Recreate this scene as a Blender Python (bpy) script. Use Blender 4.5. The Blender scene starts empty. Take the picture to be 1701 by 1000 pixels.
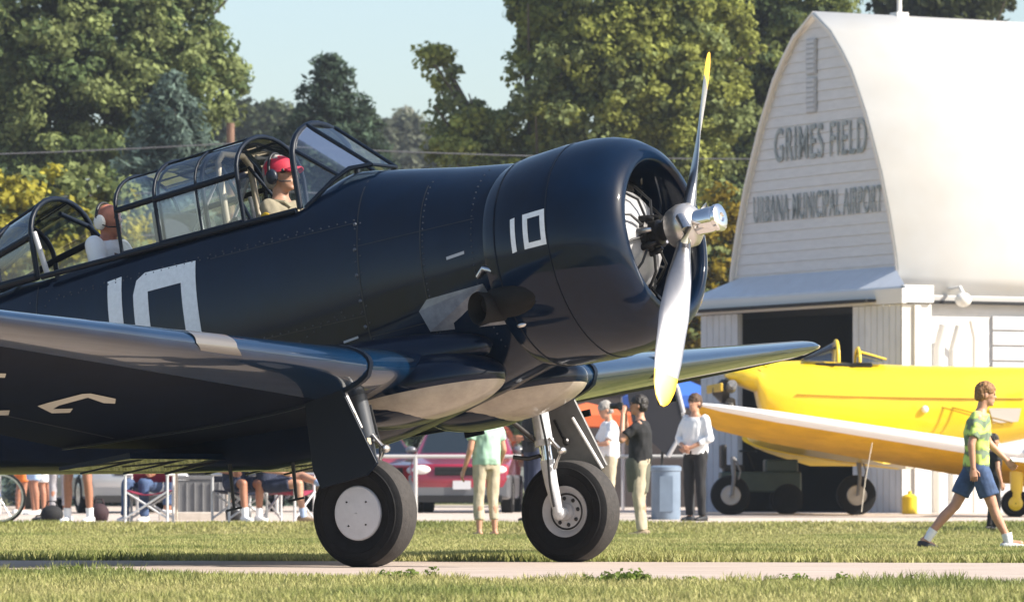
import bpy, bmesh, math, random
import numpy as np
from mathutils import Vector, Matrix
random.seed(7); RNG = np.random.default_rng(7)
SC = bpy.context.scene; COL = SC.collection
R = math.radians
# ------------------------------------------------------------------ camera, sky, sun, exposure
F = 8316.0; H = 0.5; HY = 811.0; CX = 850.5
cam = bpy.data.cameras.new('camera'); camo = bpy.data.objects.new('camera', cam); COL.objects.link(camo)
camo.location = (0, 0, H); camo.rotation_euler = (R(90), 0, 0)
cam.sensor_width = 36; cam.lens = 36*F/1701; cam.shift_y = (HY-500)/1701
cam.clip_start = 1; cam.clip_end = 4000
cam.dof.use_dof = True; cam.dof.focus_distance = 31.5; cam.dof.aperture_fstop = 8.5
SC.camera = camo
SUN_EL, SUN_AZ = 37, (0.955, -0.30)
w = bpy.data.worlds.new('World'); SC.world = w; w.use_nodes = True
nt = w.node_tree; nt.nodes.clear()
sky = nt.nodes.new('ShaderNodeTexSky'); sky.sky_type = 'NISHITA'; sky.sun_disc = False
sky.sun_elevation = R(SUN_EL); sky.sun_rotation = math.atan2(SUN_AZ[0], SUN_AZ[1])
sky.air_density = 1.0; sky.dust_density = 1.7; sky.ozone_density = 1.0
bg = nt.nodes.new('ShaderNodeBackground'); bg.inputs[1].default_value = 0.105
wo = nt.nodes.new('ShaderNodeOutputWorld')
nt.links.new(sky.outputs[0], bg.inputs[0]); nt.links.new(bg.outputs[0], wo.inputs[0])
sl = bpy.data.lights.new('sun', 'SUN'); sl.energy = 5.0; sl.angle = R(0.55); sl.color = (1, 0.93, 0.82)
so = bpy.data.objects.new('sun', sl); COL.objects.link(so)
_s = Vector((SUN_AZ[0]*math.cos(R(SUN_EL)), SUN_AZ[1]*math.cos(R(SUN_EL)), math.sin(R(SUN_EL))*math.hypot(*SUN_AZ)))
so.rotation_euler = _s.to_track_quat('Z', 'Y').to_euler()
SC.view_settings.view_transform = 'Standard'; SC.view_settings.look = 'None'
SC.view_settings.exposure = 1.0; SC.view_settings.gamma = 1

def W(px, py, d):                      # a point that shows at photo pixel (px, py) when it stands d metres off
    return Vector(((px-CX)/F*d, d, H+(HY-py)/F*d))

# ------------------------------------------------------------------ materials
MATS = {}
def mat(name, col, rough=.6, metal=0, coat=0, noise=0, nscale=8, bump=0, bscale=40, spec=.5, attr=None, transl=0, emis=None, col2=None, stretch=None):
    if name in MATS: return MATS[name]
    m = bpy.data.materials.new(name); m.use_nodes = True; n = m.node_tree; n.nodes.clear()
    out = n.nodes.new('ShaderNodeOutputMaterial'); p = n.nodes.new('ShaderNodeBsdfPrincipled')
    p.inputs['Roughness'].default_value = rough; p.inputs['Metallic'].default_value = metal
    p.inputs['Coat Weight'].default_value = coat; p.inputs['Coat Roughness'].default_value = .04
    p.inputs['Specular IOR Level'].default_value = spec
    base = None
    co = n.nodes.new('ShaderNodeTexCoord'); vec = co.outputs['Object']
    if stretch:
        mp = n.nodes.new('ShaderNodeMapping'); mp.inputs['Scale'].default_value = stretch
        n.links.new(vec, mp.inputs[0]); vec = mp.outputs[0]
    if attr:
        a = n.nodes.new('ShaderNodeAttribute'); a.attribute_name = attr; base = a.outputs['Color']
    elif noise or col2:
        t = n.nodes.new('ShaderNodeTexNoise'); t.inputs['Scale'].default_value = nscale; t.inputs['Detail'].default_value = 5
        t.inputs['Roughness'].default_value = .65
        n.links.new(vec, t.inputs['Vector'])
        r = n.nodes.new('ShaderNodeValToRGB'); n.links.new(t.outputs['Fac'], r.inputs[0])
        c2 = col2 or tuple(min(1, c*(1+noise)) for c in col)
        c1 = col if col2 else tuple(c*(1-noise) for c in col)
        r.color_ramp.elements[0].color = (*c1, 1); r.color_ramp.elements[0].position = .32
        r.color_ramp.elements[1].color = (*c2, 1); r.color_ramp.elements[1].position = .68
        base = r.outputs[0]
    if base is not None: n.links.new(base, p.inputs['Base Color'])
    else: p.inputs['Base Color'].default_value = (*col, 1)
    if bump:
        t2 = n.nodes.new('ShaderNodeTexNoise'); t2.inputs['Scale'].default_value = bscale; t2.inputs['Detail'].default_value = 4
        n.links.new(vec, t2.inputs['Vector'])
        b = n.nodes.new('ShaderNodeBump'); b.inputs['Strength'].default_value = bump; b.inputs['Distance'].default_value = .02
        n.links.new(t2.outputs['Fac'], b.inputs['Height']); n.links.new(b.outputs[0], p.inputs['Normal'])
        if coat: n.links.new(b.outputs[0], p.inputs['Coat Normal'])
    if emis: p.inputs['Emission Color'].default_value = (*emis, 1); p.inputs['Emission Strength'].default_value = 1
    if transl:
        tr = n.nodes.new('ShaderNodeBsdfTranslucent'); mx = n.nodes.new('ShaderNodeMixShader'); mx.inputs[0].default_value = transl
        if base is not None: n.links.new(base, tr.inputs[0])
        else: tr.inputs[0].default_value = (*col, 1)
        n.links.new(p.outputs[0], mx.inputs[1]); n.links.new(tr.outputs[0], mx.inputs[2]); n.links.new(mx.outputs[0], out.inputs[0])
    else: n.links.new(p.outputs[0], out.inputs[0])
    MATS[name] = m; return m
def glass(name, tint=(.85, .9, .9), refl=.09):
    if name in MATS: return MATS[name]
    m = bpy.data.materials.new(name); m.use_nodes = True; n = m.node_tree; n.nodes.clear()
    out = n.nodes.new('ShaderNodeOutputMaterial'); t = n.nodes.new('ShaderNodeBsdfTransparent'); t.inputs[0].default_value = (*tint, 1)
    g = n.nodes.new('ShaderNodeBsdfGlossy'); g.inputs['Roughness'].default_value = .06
    lw = n.nodes.new('ShaderNodeLayerWeight'); lw.inputs[0].default_value = .35
    mm = n.nodes.new('ShaderNodeMath'); mm.operation = 'MULTIPLY_ADD'; mm.inputs[1].default_value = .75; mm.inputs[2].default_value = refl
    n.links.new(lw.outputs['Fresnel'], mm.inputs[0])
    mx = n.nodes.new('ShaderNodeMixShader'); n.links.new(mm.outputs[0], mx.inputs[0])
    n.links.new(t.outputs[0], mx.inputs[1]); n.links.new(g.outputs[0], mx.inputs[2]); n.links.new(mx.outputs[0], out.inputs[0])
    MATS[name] = m; return m

NAVY = mat('navy_gloss_paint', (.0005, .006, .0195), .35, coat=.55, noise=.25, nscale=3, bump=.02, bscale=4, spec=.03)
NAVYW = mat('navy_waxed_wing_paint', (.001, .013, .038), .25, coat=.95, noise=.2, nscale=3, bump=.015, bscale=4, spec=.22)
NAVYD = mat('navy_frame_paint', (.003, .007, .016), .4, spec=.2)
WHITEP = mat('white_marking_paint', (.72, .74, .76), .45, noise=.08, nscale=30)
TYRE = mat('tyre_rubber', (.007, .007, .008), .8, spec=.2, bump=.15, bscale=60, noise=.3, nscale=20)
TREAD = mat('tyre_tread_brown', (.032, .028, .026), .85, bump=.2, bscale=80, noise=.3, nscale=30)  # tread paler and browner than the sidewall rubber
HUBG = mat('grey_hub_paint', (.42, .42, .44), .4, noise=.08, nscale=12)
SILVER = mat('bare_aluminium', (.62, .6, .58), .32, metal=1, noise=.12, nscale=20)
CHROME = mat('polished_metal', (.8, .78, .76), .1, metal=1)
GREYM = mat('grey_engine_enamel', (.33, .33, .34), .35, coat=.3, noise=.1, nscale=15)
DARKM = mat('dark_oily_metal', (.035, .033, .033), .4, metal=.6, noise=.4, nscale=25)
LEGW = mat('pale_grey_leg_paint', (.55, .56, .58), .35, noise=.1, nscale=25)
PROPS = mat('propeller_silver', (.26, .26, .27), .3, metal=.85, noise=.08, nscale=8)
PROPY = mat('yellow_tip_paint', (.75, .42, .01), .4)
INTER = mat('interior_green', (.02, .03, .022), .7)
TAN = mat('tan_tube_paint', (.4, .34, .25), .5)
HEATS = mat('heat_shield_steel', (.3, .31, .34), .33, metal=.7, noise=.2, nscale=14)
SOOT = mat('exhaust_steel', (.007, .0065, .0065), .7, spec=.2, noise=.4, nscale=15)
BLACK = mat('black_plastic', (.008, .008, .009), .5)
PLEXI = glass('plexiglass', (.88, .92, .93), .13)
SKIN = mat('skin', (.46, .24, .155), .5, noise=.1, nscale=30)
SKINT = mat('tanned_skin', (.34, .15, .09), .5, noise=.1, nscale=30)

# ------------------------------------------------------------------ object helpers
class MB:
    def __init__(s): s.v = []; s.f = []; s.m = []
    def add(s, v, f, mi=0):
        o = len(s.v); s.v += [tuple(a) for a in v]; s.f += [tuple(i+o for i in a) for a in f]; s.m += [mi]*len(f); return s
    def box(s, c, d, rz=0, mi=0, ry=0):
        M = Matrix.Translation(c) @ Matrix.Rotation(rz, 4, 'Z') @ Matrix.Rotation(ry, 4, 'Y')
        v = [M @ Vector((x*d[0]/2, y*d[1]/2, z*d[2]/2)) for x in (-1, 1) for y in (-1, 1) for z in (-1, 1)]
        return s.add(v, [(0, 1, 3, 2), (4, 6, 7, 5), (0, 4, 5, 1), (2, 3, 7, 6), (0, 2, 6, 4), (1, 5, 7, 3)], mi)
    def loft(s, rings, cap=True, mi=0, closed=True):
        n = len(rings[0]); v = [p for r in rings for p in r]; f = []
        for i in range(len(rings)-1):
            for j in range(n if closed else n-1):
                a = i*n+j; b = i*n+(j+1) % n; f.append((a, b, b+n, a+n))
        if cap: f.append(tuple(range(n-1, -1, -1))); f.append(tuple(range(len(v)-n, len(v))))
        return s.add(v, f, mi)
    def tube(s, pts, r, n=10, mi=0, cap=True):
        pts = [Vector(p) for p in pts]
        rs = r if isinstance(r, (list, tuple)) else [r]*len(pts)
        rings = []; up = None
        for i, p in enumerate(pts):
            t = (pts[min(i+1, len(pts)-1)]-pts[max(i-1, 0)]).normalized()
            if up is None:
                up = Vector((0, 0, 1)) if abs(t.z) < .9 else Vector((1, 0, 0))
            a = t.cross(up).normalized(); b = t.cross(a).normalized(); up = -b if False else up
            rings.append([p+rs[i]*(math.cos(k*2*math.pi/n)*a+math.sin(k*2*math.pi/n)*b) for k in range(n)])
        return s.loft(rings, cap, mi)
    def lathe(s, prof, o=(0, 0, 0), axis='Y', n=32, mi=0, cap=False, a0=0):
        o = Vector(o); rings = []
        for (h, r) in prof:
            ring = []
            for k in range(n):
                t = 2*math.pi*k/n+a0; c, q = math.cos(t)*r, math.sin(t)*r
                ring.append(o+(Vector((c, h, q)) if axis == 'Y' else Vector((h, c, q)) if axis == 'X' else Vector((c, q, h))))
            rings.append(ring)
        return s.loft(rings, cap, mi)
    def ell(s, c, r, n=14, m=9, mi=0, rz=0, ry=0, zmin=-1):
        M = Matrix.Translation(c) @ Matrix.Rotation(rz, 4, 'Z') @ Matrix.Rotation(ry, 4, 'Y')
        rings = []
        for i in range(m+1):
            t = math.pi*(i/m-.5); z = math.sin(t); q = max(math.cos(t), .02)
            z = max(z, zmin)
            rings.append([M @ Vector((r[0]*q*math.cos(2*math.pi*k/n), r[1]*q*math.sin(2*math.pi*k/n), r[2]*z)) for k in range(n)])
        return s.loft(rings, True, mi)
    def prism(s, poly, ax, a, b, mi=0):       # polygon in the two other axes, extruded from a to b along ax
        def P(p, h): return {'Y': (p[0], h, p[1]), 'X': (h, p[0], p[1]), 'Z': (p[0], p[1], h)}[ax]
        return s.loft([[P(p, a) for p in poly], [P(p, b) for p in poly]], True, mi)
    def mesh(s, name, mats, smooth=0):
        me = bpy.data.meshes.new(name); me.from_pydata([tuple(a) for a in s.v], [], s.f)
        for m in (mats if isinstance(mats, (list, tuple)) else [mats]): me.materials.append(m)
        bm = bmesh.new(); bm.from_mesh(me)
        for f, i in zip(bm.faces, s.m): f.material_index = i
        bmesh.ops.recalc_face_normals(bm, faces=bm.faces[:])
        if smooth:
            for f in bm.faces: f.smooth = True
            for e in bm.edges:
                if len(e.link_faces) == 2 and e.calc_face_angle(0) > R(smooth): e.smooth = False
        bm.to_mesh(me); bm.free(); return me
    def obj(s, name, mats, parent=None, smooth=0, bevel=0, **k):
        o = bpy.data.objects.new(name, s.mesh(name, mats, smooth)); COL.objects.link(o)
        if parent: o.parent = parent
        if bevel:
            b = o.modifiers.new('bevel', 'BEVEL'); b.width = bevel; b.segments = 2; b.limit_method = 'ANGLE'
            b.angle_limit = R(40)
        for a, c in k.items(): o[a] = c
        return o
def tag(o, label, cat, group=None):
    o['label'] = label; o['category'] = cat
    if group: o['group'] = group
    return o
def thing(name, label, cat, loc=(0, 0, 0), rz=0, group=None):
    o = bpy.data.objects.new(name, None); COL.objects.link(o); o.location = loc; o.rotation_euler = (0, 0, rz)
    o.empty_display_size = .2
    return tag(o, label, cat, group)
def copy_thing(root, loc=None, rz=None, label=None):
    def cp(o, par):
        c = o.copy(); COL.objects.link(c); c.parent = par
        for ch in o.children: cp(ch, c)
        return c
    c = cp(root, None)
    if loc is not None: c.location = loc
    if rz is not None: c.rotation_euler = (0, 0, rz)
    if label: c['label'] = label
    return c
def realize(o, mods):                   # apply modifiers by evaluating the object
    COL.objects.link(o)
    dg = bpy.context.evaluated_depsgraph_get(); me = bpy.data.meshes.new_from_object(o.evaluated_get(dg))
    old = o.data; COL.objects.unlink(o); o.modifiers.clear(); o.data = me; bpy.data.meshes.remove(old)
    return o

# ------------------------------------------------------------------ terrain
ZP = [(-50, 0), (0, 0), (34.5, 0), (37, -.02), (43, -.03), (50, -.05), (60.3, -.085), (62.8, .055), (64, .06), (400, .06), (3000, .06)]
def zt(y):
    for (a, b), (c, d) in zip(ZP, ZP[1:]):
        if a <= y <= c: return b+(d-b)*(y-a)/(c-a)
    return 0
ys = [-50, -20, 0, 8, 14, 18, 21, 24, 27, 30, 33, 34.5, 36, 38, 41, 44, 47, 50, 54, 58, 60.3, 61, 61.8, 62.4, 63, 64, 70, 80, 100, 140, 200, 300, 500, 900, 3000]
ys = [-900, -300, -120]+ys
xs = [-900, -300, -120, -60, -30, -20, -15]+[i*.75-12 for i in range(33)]+[15, 20, 30, 60, 120, 300, 900]
g = MB(); n = len(xs)
for y in ys:
    for x in xs:
        g.v.append((x, y, zt(max(y, -49))))
for i in range(len(ys)-1):
    for j in range(n-1): g.f.append((i*n+j, i*n+j+1, (i+1)*n+j+1, (i+1)*n+j)); g.m.append(0)
SOIL = mat('grass_ground', (.15, .165, .05), .9, col2=(.28, .25, .11), nscale=1.6, bump=.5, bscale=30)
g.obj('grass_field', SOIL, smooth=60, kind='structure')
# taxiway: pale weathered strip crossing the frame
CONC = mat('taxiway_surface', (.34, .27, .225), .85, col2=(.47, .39, .335), nscale=2.6, bump=.3, bscale=60, stretch=(.5, 2.2, 1))
def tx_near(x): return 27.7-.65*(x+2.2) if x < 6 else 22.4-.1*(x-6)
def tx_far(x): return 34.4-.18*(x+3)
t = MB(); X = [-60, -30, -15]+[i*.5-8 for i in range(33)]+[15, 30, 60]
for x in X:
    for k in range(5):
        a, b = max(tx_near(x), 12), tx_far(x); t.v.append((x, a+(b-a)*k/4, .006))
for i in range(len(X)-1):
    for k in range(4): t.f.append((i*5+k, (i+1)*5+k, (i+1)*5+k+1, i*5+k+1)); t.m.append(0)
t.obj('taxiway', CONC, kind='structure')
t = MB()
GR = mat('gravel_apron_surface', (.40, .33, .275), .9, col2=(.56, .48, .42), nscale=3, bump=.5, bscale=90)
Y = [63.2, 64, 70, 80, 90, 100, 130]
for y in Y:
    for x in (-70, -20, -8, 0, 8, 20, 70): t.v.append((x, y+(.25*math.sin(x*.7) if y < 63.5 else 0), zt(y)+.012))
for i in range(len(Y)-1):
    for k in range(6): t.f.append((i*7+k, i*7+k+1, (i+1)*7+k+1, (i+1)*7+k)); t.m.append(0)
t.obj('gravel_apron', GR, kind='structure')

# ------------------------------------------------------------------ hangar
BETA = R(28); hd = 88.0
base0 = Vector(((1500-CX)/F*hd, hd, 0.06))
HG = thing('hangar', 'white arched wooden hangar with airfield lettering on its shaded gable and open dark doorway', 'hangar', base0, BETA)
# local: x along the roof (to the right), y across the gable (away), gable at x=0
HW = 5.75; AP = 9.0; EV = 3.75
WALLW = mat('weathered_white_siding', (.54, .54, .54), .7, noise=.07, nscale=3, stretch=(1, 1, 6))
ROOFW = mat('white_coated_roof', (.84, .79, .71), .6, col2=(.88, .85, .79), nscale=.8)
AWN = mat('awning_pale_sheet', (.52, .56, .62), .45, noise=.06, nscale=4)
AQ = [(0, 0), (.11, .004), (.27, .045), (.43, .098), (.63, .185), (.80, .28), (.92, .385), (1, .5)]
def arch(t):       # t 0..1 near side up to the apex, 1..2 down the far side -> (y, z)
    s = t if t <= 1 else 2-t
    q = s**1.0
    y = np.interp(q, [a for a, _ in AQ], [b for _, b in AQ])*HW
    return (float(y) if t <= 1 else float(HW-y), EV+(AP-EV)*q)
N = 28
prof = [arch(i*2/N) for i in range(N+1)]
# gable: board courses, each proud of the joint
g = MB(); z = 0.0; bh = .19; k = 0
def span(z):
    if z <= EV: return 0.0, HW
    q = None
    ysn = [p for p in prof[:N//2+1]]
    for (y0, z0), (y1, z1) in zip(ysn, ysn[1:]):
        if z0 <= z <= z1+1e-9: q = y0+(y1-y0)*(z-z0)/max(z1-z0, 1e-6)
    if q is None: q = HW/2
    return q, HW-q
z = 4.0; first = None
while z < AP-.12:
    a0, b0 = span(z+.003); a1, b1 = span(min(z+bh, AP-.02))
    j = random.uniform(-.0015, .0015)
    m_ = MB(); m_.v = [(-.04+j, a0, z+.003), (-.04+j, b0, z+.003), (-.022+j, b1, z+bh), (-.022+j, a1, z+bh), (.02, a0, z+.003), (.02, b0, z+.003), (.02, b1, z+bh), (.02, a1, z+bh)]
    m_.f = [(0, 1, 2, 3), (4, 7, 6, 5), (0, 4, 5, 1), (3, 2, 6, 7), (0, 3, 7, 4), (1, 5, 6, 2)]; m_.m = [0]*6
    m_.obj('siding_board', WALLW, HG); z += bh
m_ = MB(); m_.v = [(.03, y, z) for y, z in prof]; m_.f = [tuple(range(len(m_.v)))]; m_.m = [0]
m_.obj('gable_backing', mat('dark_joint', (.46, .46, .46), .8), HG)
# roof shell, with thickness and sheet seams
L = 20
r = MB()
def ring(x, e): return [(x, y-(e if i <= N/2 else -e)*(1-abs(i-N/2)/(N/2)*0), z+e*.6) for i, (y, z) in enumerate(prof)]
r.v = ring(-.12, .08)+ring(L, .08); n2 = N+1
r.f = [(i, i+1, n2+i+1, n2+i) for i in range(N)]; r.m = [0]*N
o = r.obj('roof', ROOFW, HG, smooth=50); md = o.modifiers.new('s', 'SOLIDIFY'); md.thickness = .09; md.offset = -1
for xx in (7.6, 15.2):
    r = MB(); r.loft([[(xx+d, y-(.1 if i <= N/2 else -.1), z+.07) for i, (y, z) in enumerate(prof)] for d in (0, .04)], False, closed=False)
    r.obj('roof_seam', mat('roof_seam_tone', (.72, .68, .62), .6), HG, smooth=50)
# repaired patch outline on the roof
def rp(x, i, e=.12):
    y, z = prof[i]; return (x, y-e, z+.075)
r = MB(); r.box((0, 0, 0), (.25, .06, .12)); o = r.obj('roof_hatch', mat('rusty_seam2', (.3, .2, .17), .7), HG); o.location = (5.9, prof[8][0]-.13, prof[8][1]+.05)
# side wall under the eave with boards and a sectional door
r = MB(); r.box((L/2, .06, EV/2), (L, .1, EV)); r.obj('side_wall', WALLW, HG)
r = MB(); r.box((L/2+.1, -.1, EV+.03), (L, .16, .12)); r.obj('gutter', mat('gutter_grey', (.33, .32, .31), .5), HG, bevel=.02)
zz = 0
for i in range(13):
    r = MB(); r.box((L/2+.9, -.02, .13+i*.27), (L-1.9, .05, .245)); r.obj('door_slat', mat('door_slat_grey', (.42, .42, .43), .6, noise=.08, nscale=2), HG, bevel=.012)
# low annex with sloping awning across the foot of the gable
AX = .62
r = MB(); r.v = [(-.02, .25, 4.35), (-.02, HW-.2, 4.35), (-AX, HW+.75, 3.95), (-AX, -1.05, 3.95), (-.02, .25, 4.29), (-.02, HW-.2, 4.29), (-AX, HW+.75, 3.89), (-AX, -1.05, 3.89)]
r.f = [(0, 1, 2, 3), (4, 7, 6, 5), (0, 3, 7, 4), (1, 5, 6, 2), (3, 2, 6, 7)]; r.m = [0]*5
r.obj('awning', AWN, HG)
r = MB(); r.box((-AX-.02, HW/2-.15, 3.78), (.09, HW+1.8, .26)); r.box((-AX/2, -.95, 3.82), (AX, .09, .3))
r.obj('fascia', mat('fascia_white', (.60, .59, .57), .6), HG)
for (a, b, nm) in ((-.9, .72, 'annex_wall'), (HW-1.05, HW+.3, 'annex_wall')):
    nb = int((b-a)/.2)
    for i in range(nb):
        r = MB(); r.box((-AX+.05, a+(i+.5)*(b-a)/nb, 1.82), (.05, (b-a)/nb-.018, 3.64)); r.obj('wall_board', mat('annex_board', (.52, .53, .55), .6, noise=.1, nscale=1.5), HG)
    r = MB(); r.box((-AX+.1, (a+b)/2, 1.82), (.05, b-a, 3.64)); r.obj('annex_wall', mat('dark_joint', (.2, .2, .2)), HG)
r = MB(); r.box((-AX/2, -.88, 1.82), (AX-.05, .06, 3.64)); r.box((-AX/2, -.94, 1.82), (.12, .06, 3.6)); r.box((-.02, -.45, 1.82), (.06, .9, 3.64))
r.obj('annex_side_wall', mat('annex_side', (.62, .6, .57), .6, noise=.08, nscale=2), HG)
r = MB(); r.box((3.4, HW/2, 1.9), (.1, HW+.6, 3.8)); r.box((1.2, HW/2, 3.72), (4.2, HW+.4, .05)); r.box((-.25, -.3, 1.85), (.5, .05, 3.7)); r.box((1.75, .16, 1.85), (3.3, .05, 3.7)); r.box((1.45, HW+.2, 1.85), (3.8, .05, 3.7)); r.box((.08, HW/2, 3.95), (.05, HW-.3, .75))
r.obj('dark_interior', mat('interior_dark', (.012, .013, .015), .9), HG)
# louvre panel high on the gable
for zc in (7.55, 8.25):
    r = MB(); r.box((-.055, HW*.52, zc), (.03, .34, .64)); r.obj('louvre_frame', mat('louvre_grey', (.36, .37, .39), .6), HG)
    for i in range(7):
        r = MB(); r.box((-.08, HW*.52, zc-.27+i*.09), (.02, .28, .06)); r.obj('louvre_slat', mat('louvre_slat_grey', (.44, .45, .47), .6), HG)
# pipes, lamp housings at the corner
for x, rr in ((.55, .10), (.85, .07)):
    r = MB(); r.tube([(x, -.3, 0), (x, -.3, 2.9), (x+.1, -.34, 3.3)], rr, 10); r.obj('downpipe', mat('pipe_white', (.62, .6, .56), .5), HG, smooth=40)
r = MB(); r.tube([(1.3, -.3, .0), (1.3, -.3, 3.1), (1.15, -.4, 3.4)], .04, 8); r.obj('downpipe', MATS['pipe_white'], HG, smooth=40)
for (x, zz_) in ((.9, 3.75),):
    r = MB(); r.ell((x, -.55, zz_), (.15, .15, .13)); r.tube([(x, -.1, zz_+.2), (x, -.45, zz_+.22), (x, -.55, zz_+.1)], .035, 8)
    r.obj('flood_lamp', mat('lamp_white', (.66, .65, .62), .4), HG, smooth=60)
# trim along the gable edge
r = MB(); r.tube([(-.1, y-(.03 if i <= N/2 else -.03), z+.0) for i, (y, z) in enumerate(prof)], .055, 6); r.obj('gable_trim', mat('trim_cream', (.62, .58, .52), .6), HG, smooth=60)
def lettering(txt, yL, yR, z0, h):      # local gable coordinates; y decreases to the right in the picture
    cu = bpy.data.curves.new('txt', 'FONT'); cu.body = txt; cu.size = 1; cu.extrude = .004; cu.offset = .004; cu.space_character = 1.12
    to = bpy.data.objects.new('txt', cu); COL.objects.link(to)
    me = bpy.data.meshes.new_from_object(to.evaluated_get(bpy.context.evaluated_depsgraph_get()))
    COL.objects.unlink(to)
    co = np.array([v.co[:] for v in me.vertices]); mn, mx = co.min(0), co.max(0)
    for v in me.vertices:
        u = (v.co.x-mn[0])/(mx[0]-mn[0]); q = (v.co.y-mn[1])/(mx[1]-mn[1])
        v.co = (-.062-v.co.z, yL+(yR-yL)*u, z0+q*h)
    o = bpy.data.objects.new('lettering', me); COL.objects.link(o); o.parent = HG
    me.materials.clear(); me.materials.append(mat('faded_dark_green_letter', (.13, .16, .165), .8, col2=(.36, .39, .39), nscale=5)); return o
lettering('GRIMES FIELD', HW*.745, HW*.195, 6.40, .62)
lettering('URBANA MUNICIPAL AIRPORT', HW*.875, HW*.105, 5.33, .48)
# antenna on the ridge
r = MB(); r.tube([(0, 0, 0), (0, 0, 1.4)], .045, 8); r.box((0, 0, .05), (.25, .25, .12))
o = r.obj('roof_vent_pipe', MATS['pipe_white'], HG, smooth=40); o.location = (1.75, HW/2, AP)

# small building with pinkish roof behind, left of the hangar
b = thing('house', 'low building with dusty pink roof, between the cowling and the hangar', 'house', (3.6, 115, .06))
r = MB(); r.box((0, 1.5, 1.5), (5, 4, 3.0)); r.obj('wall', mat('dark_brick', (.05, .04, .04), .8), b)
r = MB(); r.prism([(-2.7, 3.0), (2.0, 3.0), (1.2, 4.6), (-2.7, 4.8)], 'Y', -.7, 3.8); r.obj('roof', mat('pink_shingle', (.42, .27, .24), .8, noise=.12, nscale=6), b)

# ------------------------------------------------------------------ navy trainer aeroplane (body frame: x forward, y port, z up, origin at the propeller hub)
AL, PI_ = R(31), R(10.7)
ax = Vector((math.cos(AL)*math.cos(PI_), -math.sin(AL)*math.cos(PI_), math.sin(PI_)))
ay = Vector((math.sin(AL), math.cos(AL), 0)); az = ax.cross(ay)
BM = Matrix((ax, ay, az)).transposed().to_4x4(); BM.translation = W(1140, 375, 31.77)
PL = bpy.data.objects.new('trainer_aeroplane', None); COL.objects.link(PL); PL.matrix_world = BM
tag(PL, 'glossy dark navy single-engine trainer aeroplane numbered 10, taxiing with open cockpits', 'aeroplane')
# x, top, bottom, half width, level of greatest width, exponent
FS = [(-1.05, .645, -.655, .635, 0, 2.0), (-1.5, .715, -.76, .615, -.02, 2.05), (-2.0, .81, -.86, .575, -.03, 2.15), (-2.3, .865, -.91, .56, -.04, 2.2),
      (-2.6, .87, -.94, .55, -.05, 2.3), (-3.4, .86, -.93, .54, -.06, 2.4), (-4.2, .85, -.80, .50, -.03, 2.4), (-4.85, .82, -.68, .46, 0, 2.3),
      (-5.5, .72, -.56, .40, .02, 2.2), (-6.5, .52, -.36, .27, .06, 2.1), (-7.6, .38, -.14, .13, .1, 2), (-8.3, .30, .02, .05, .15, 2)]
def fst(x):
    xs_ = [-f[0] for f in FS]; return [float(np.interp(-x, xs_, [f[i] for f in FS])) for i in range(1, 6)]
def rail(x):
    return float(np.interp(-x, [2.15, 2.28, 2.6, 4.8, 4.95, 5.6, 6.0], [2, .86, .645, .645, .66, .62, 2]))
def fpt(x, a, e=0):
    zt_, zb, wd, zm, n_ = fst(x); c, s = math.cos(a), math.sin(a)
    y = (wd+e)*math.copysign(abs(c)**(2/n_), c); h = (zt_-zm if s > 0 else zm-zb)+e
    z = zm+h*math.copysign(abs(s)**(2/n_), s)
    return (x, y, min(z, rail(x)))
def fside(x, z, e=.004):          # point on the starboard skin
    zt_, zb, wd, zm, n_ = fst(x); h = zt_-zm if z > zm else zm-zb
    return (x, -(wd+e)*max(1-abs((z-zm)/h)**n_, 0)**(1/n_), z)
m = MB(); NA = 64
XS = [-1.05-i*.05 for i in range(100)]+[-6.05-i*.15 for i in range(16)]
m.loft([[fpt(x, 2*math.pi*(k+.5)/NA) for k in range(NA)] for x in XS])
me = m.mesh('fuselage', NAVY, 50); bm = bmesh.new(); bm.from_mesh(me)
kill = [f for f in bm.faces if -4.72 < f.calc_center_median().x < -2.66 and abs(f.calc_center_median().y) < .335 and f.calc_center_median().z > .55]
bmesh.ops.delete(bm, geom=kill, context='FACES'); bm.to_mesh(me); bm.free()
FU = bpy.data.objects.new('fuselage', me); COL.objects.link(FU); FU.parent = PL
m = MB(); m.box((-3.7, 0, 0), (2.0, .62, .04)); m.box((-3.7, .33, .3), (2.1, .02, .62)); m.box((-3.7, -.33, .3), (2.1, .02, .62)); m.box((-4.72, 0, .3), (.02, .66, .6)); m.box((-2.66, 0, .3), (.02, .66, .6))
m.obj('cockpit_tub', INTER, PL)
for x, z, h in ((-3.2, .38, .75), (-4.62, .36, .6)):
    m = MB(); m.box((x, 0, z), (.07, .42, h), ry=-.12); m.box((x+.2, 0, .1), (.42, .42, .08)); m.obj('seat', mat('seat_dark', (.02, .025, .03), .6), PL, bevel=.02)
m = MB(); m.box((-3.82, 0, .72), (.06, .56, .40)); m.obj('instrument_panel', mat('panel_blue_black', (.008, .013, .03), .5), PL, bevel=.02)
m = MB(); m.tube([fpt(-2.62-i*.1, math.pi*1.0+0, 0)[:0] or (-2.62-i*.1, -.405, .652) for i in range(22)], .02, 8); m.obj('cockpit_rail', NAVYD, PL, smooth=50)
m = MB(); m.tube([(-2.62-i*.1, .405, .652) for i in range(22)], .02, 8); m.obj('cockpit_rail', NAVYD, PL, smooth=50)

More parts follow.
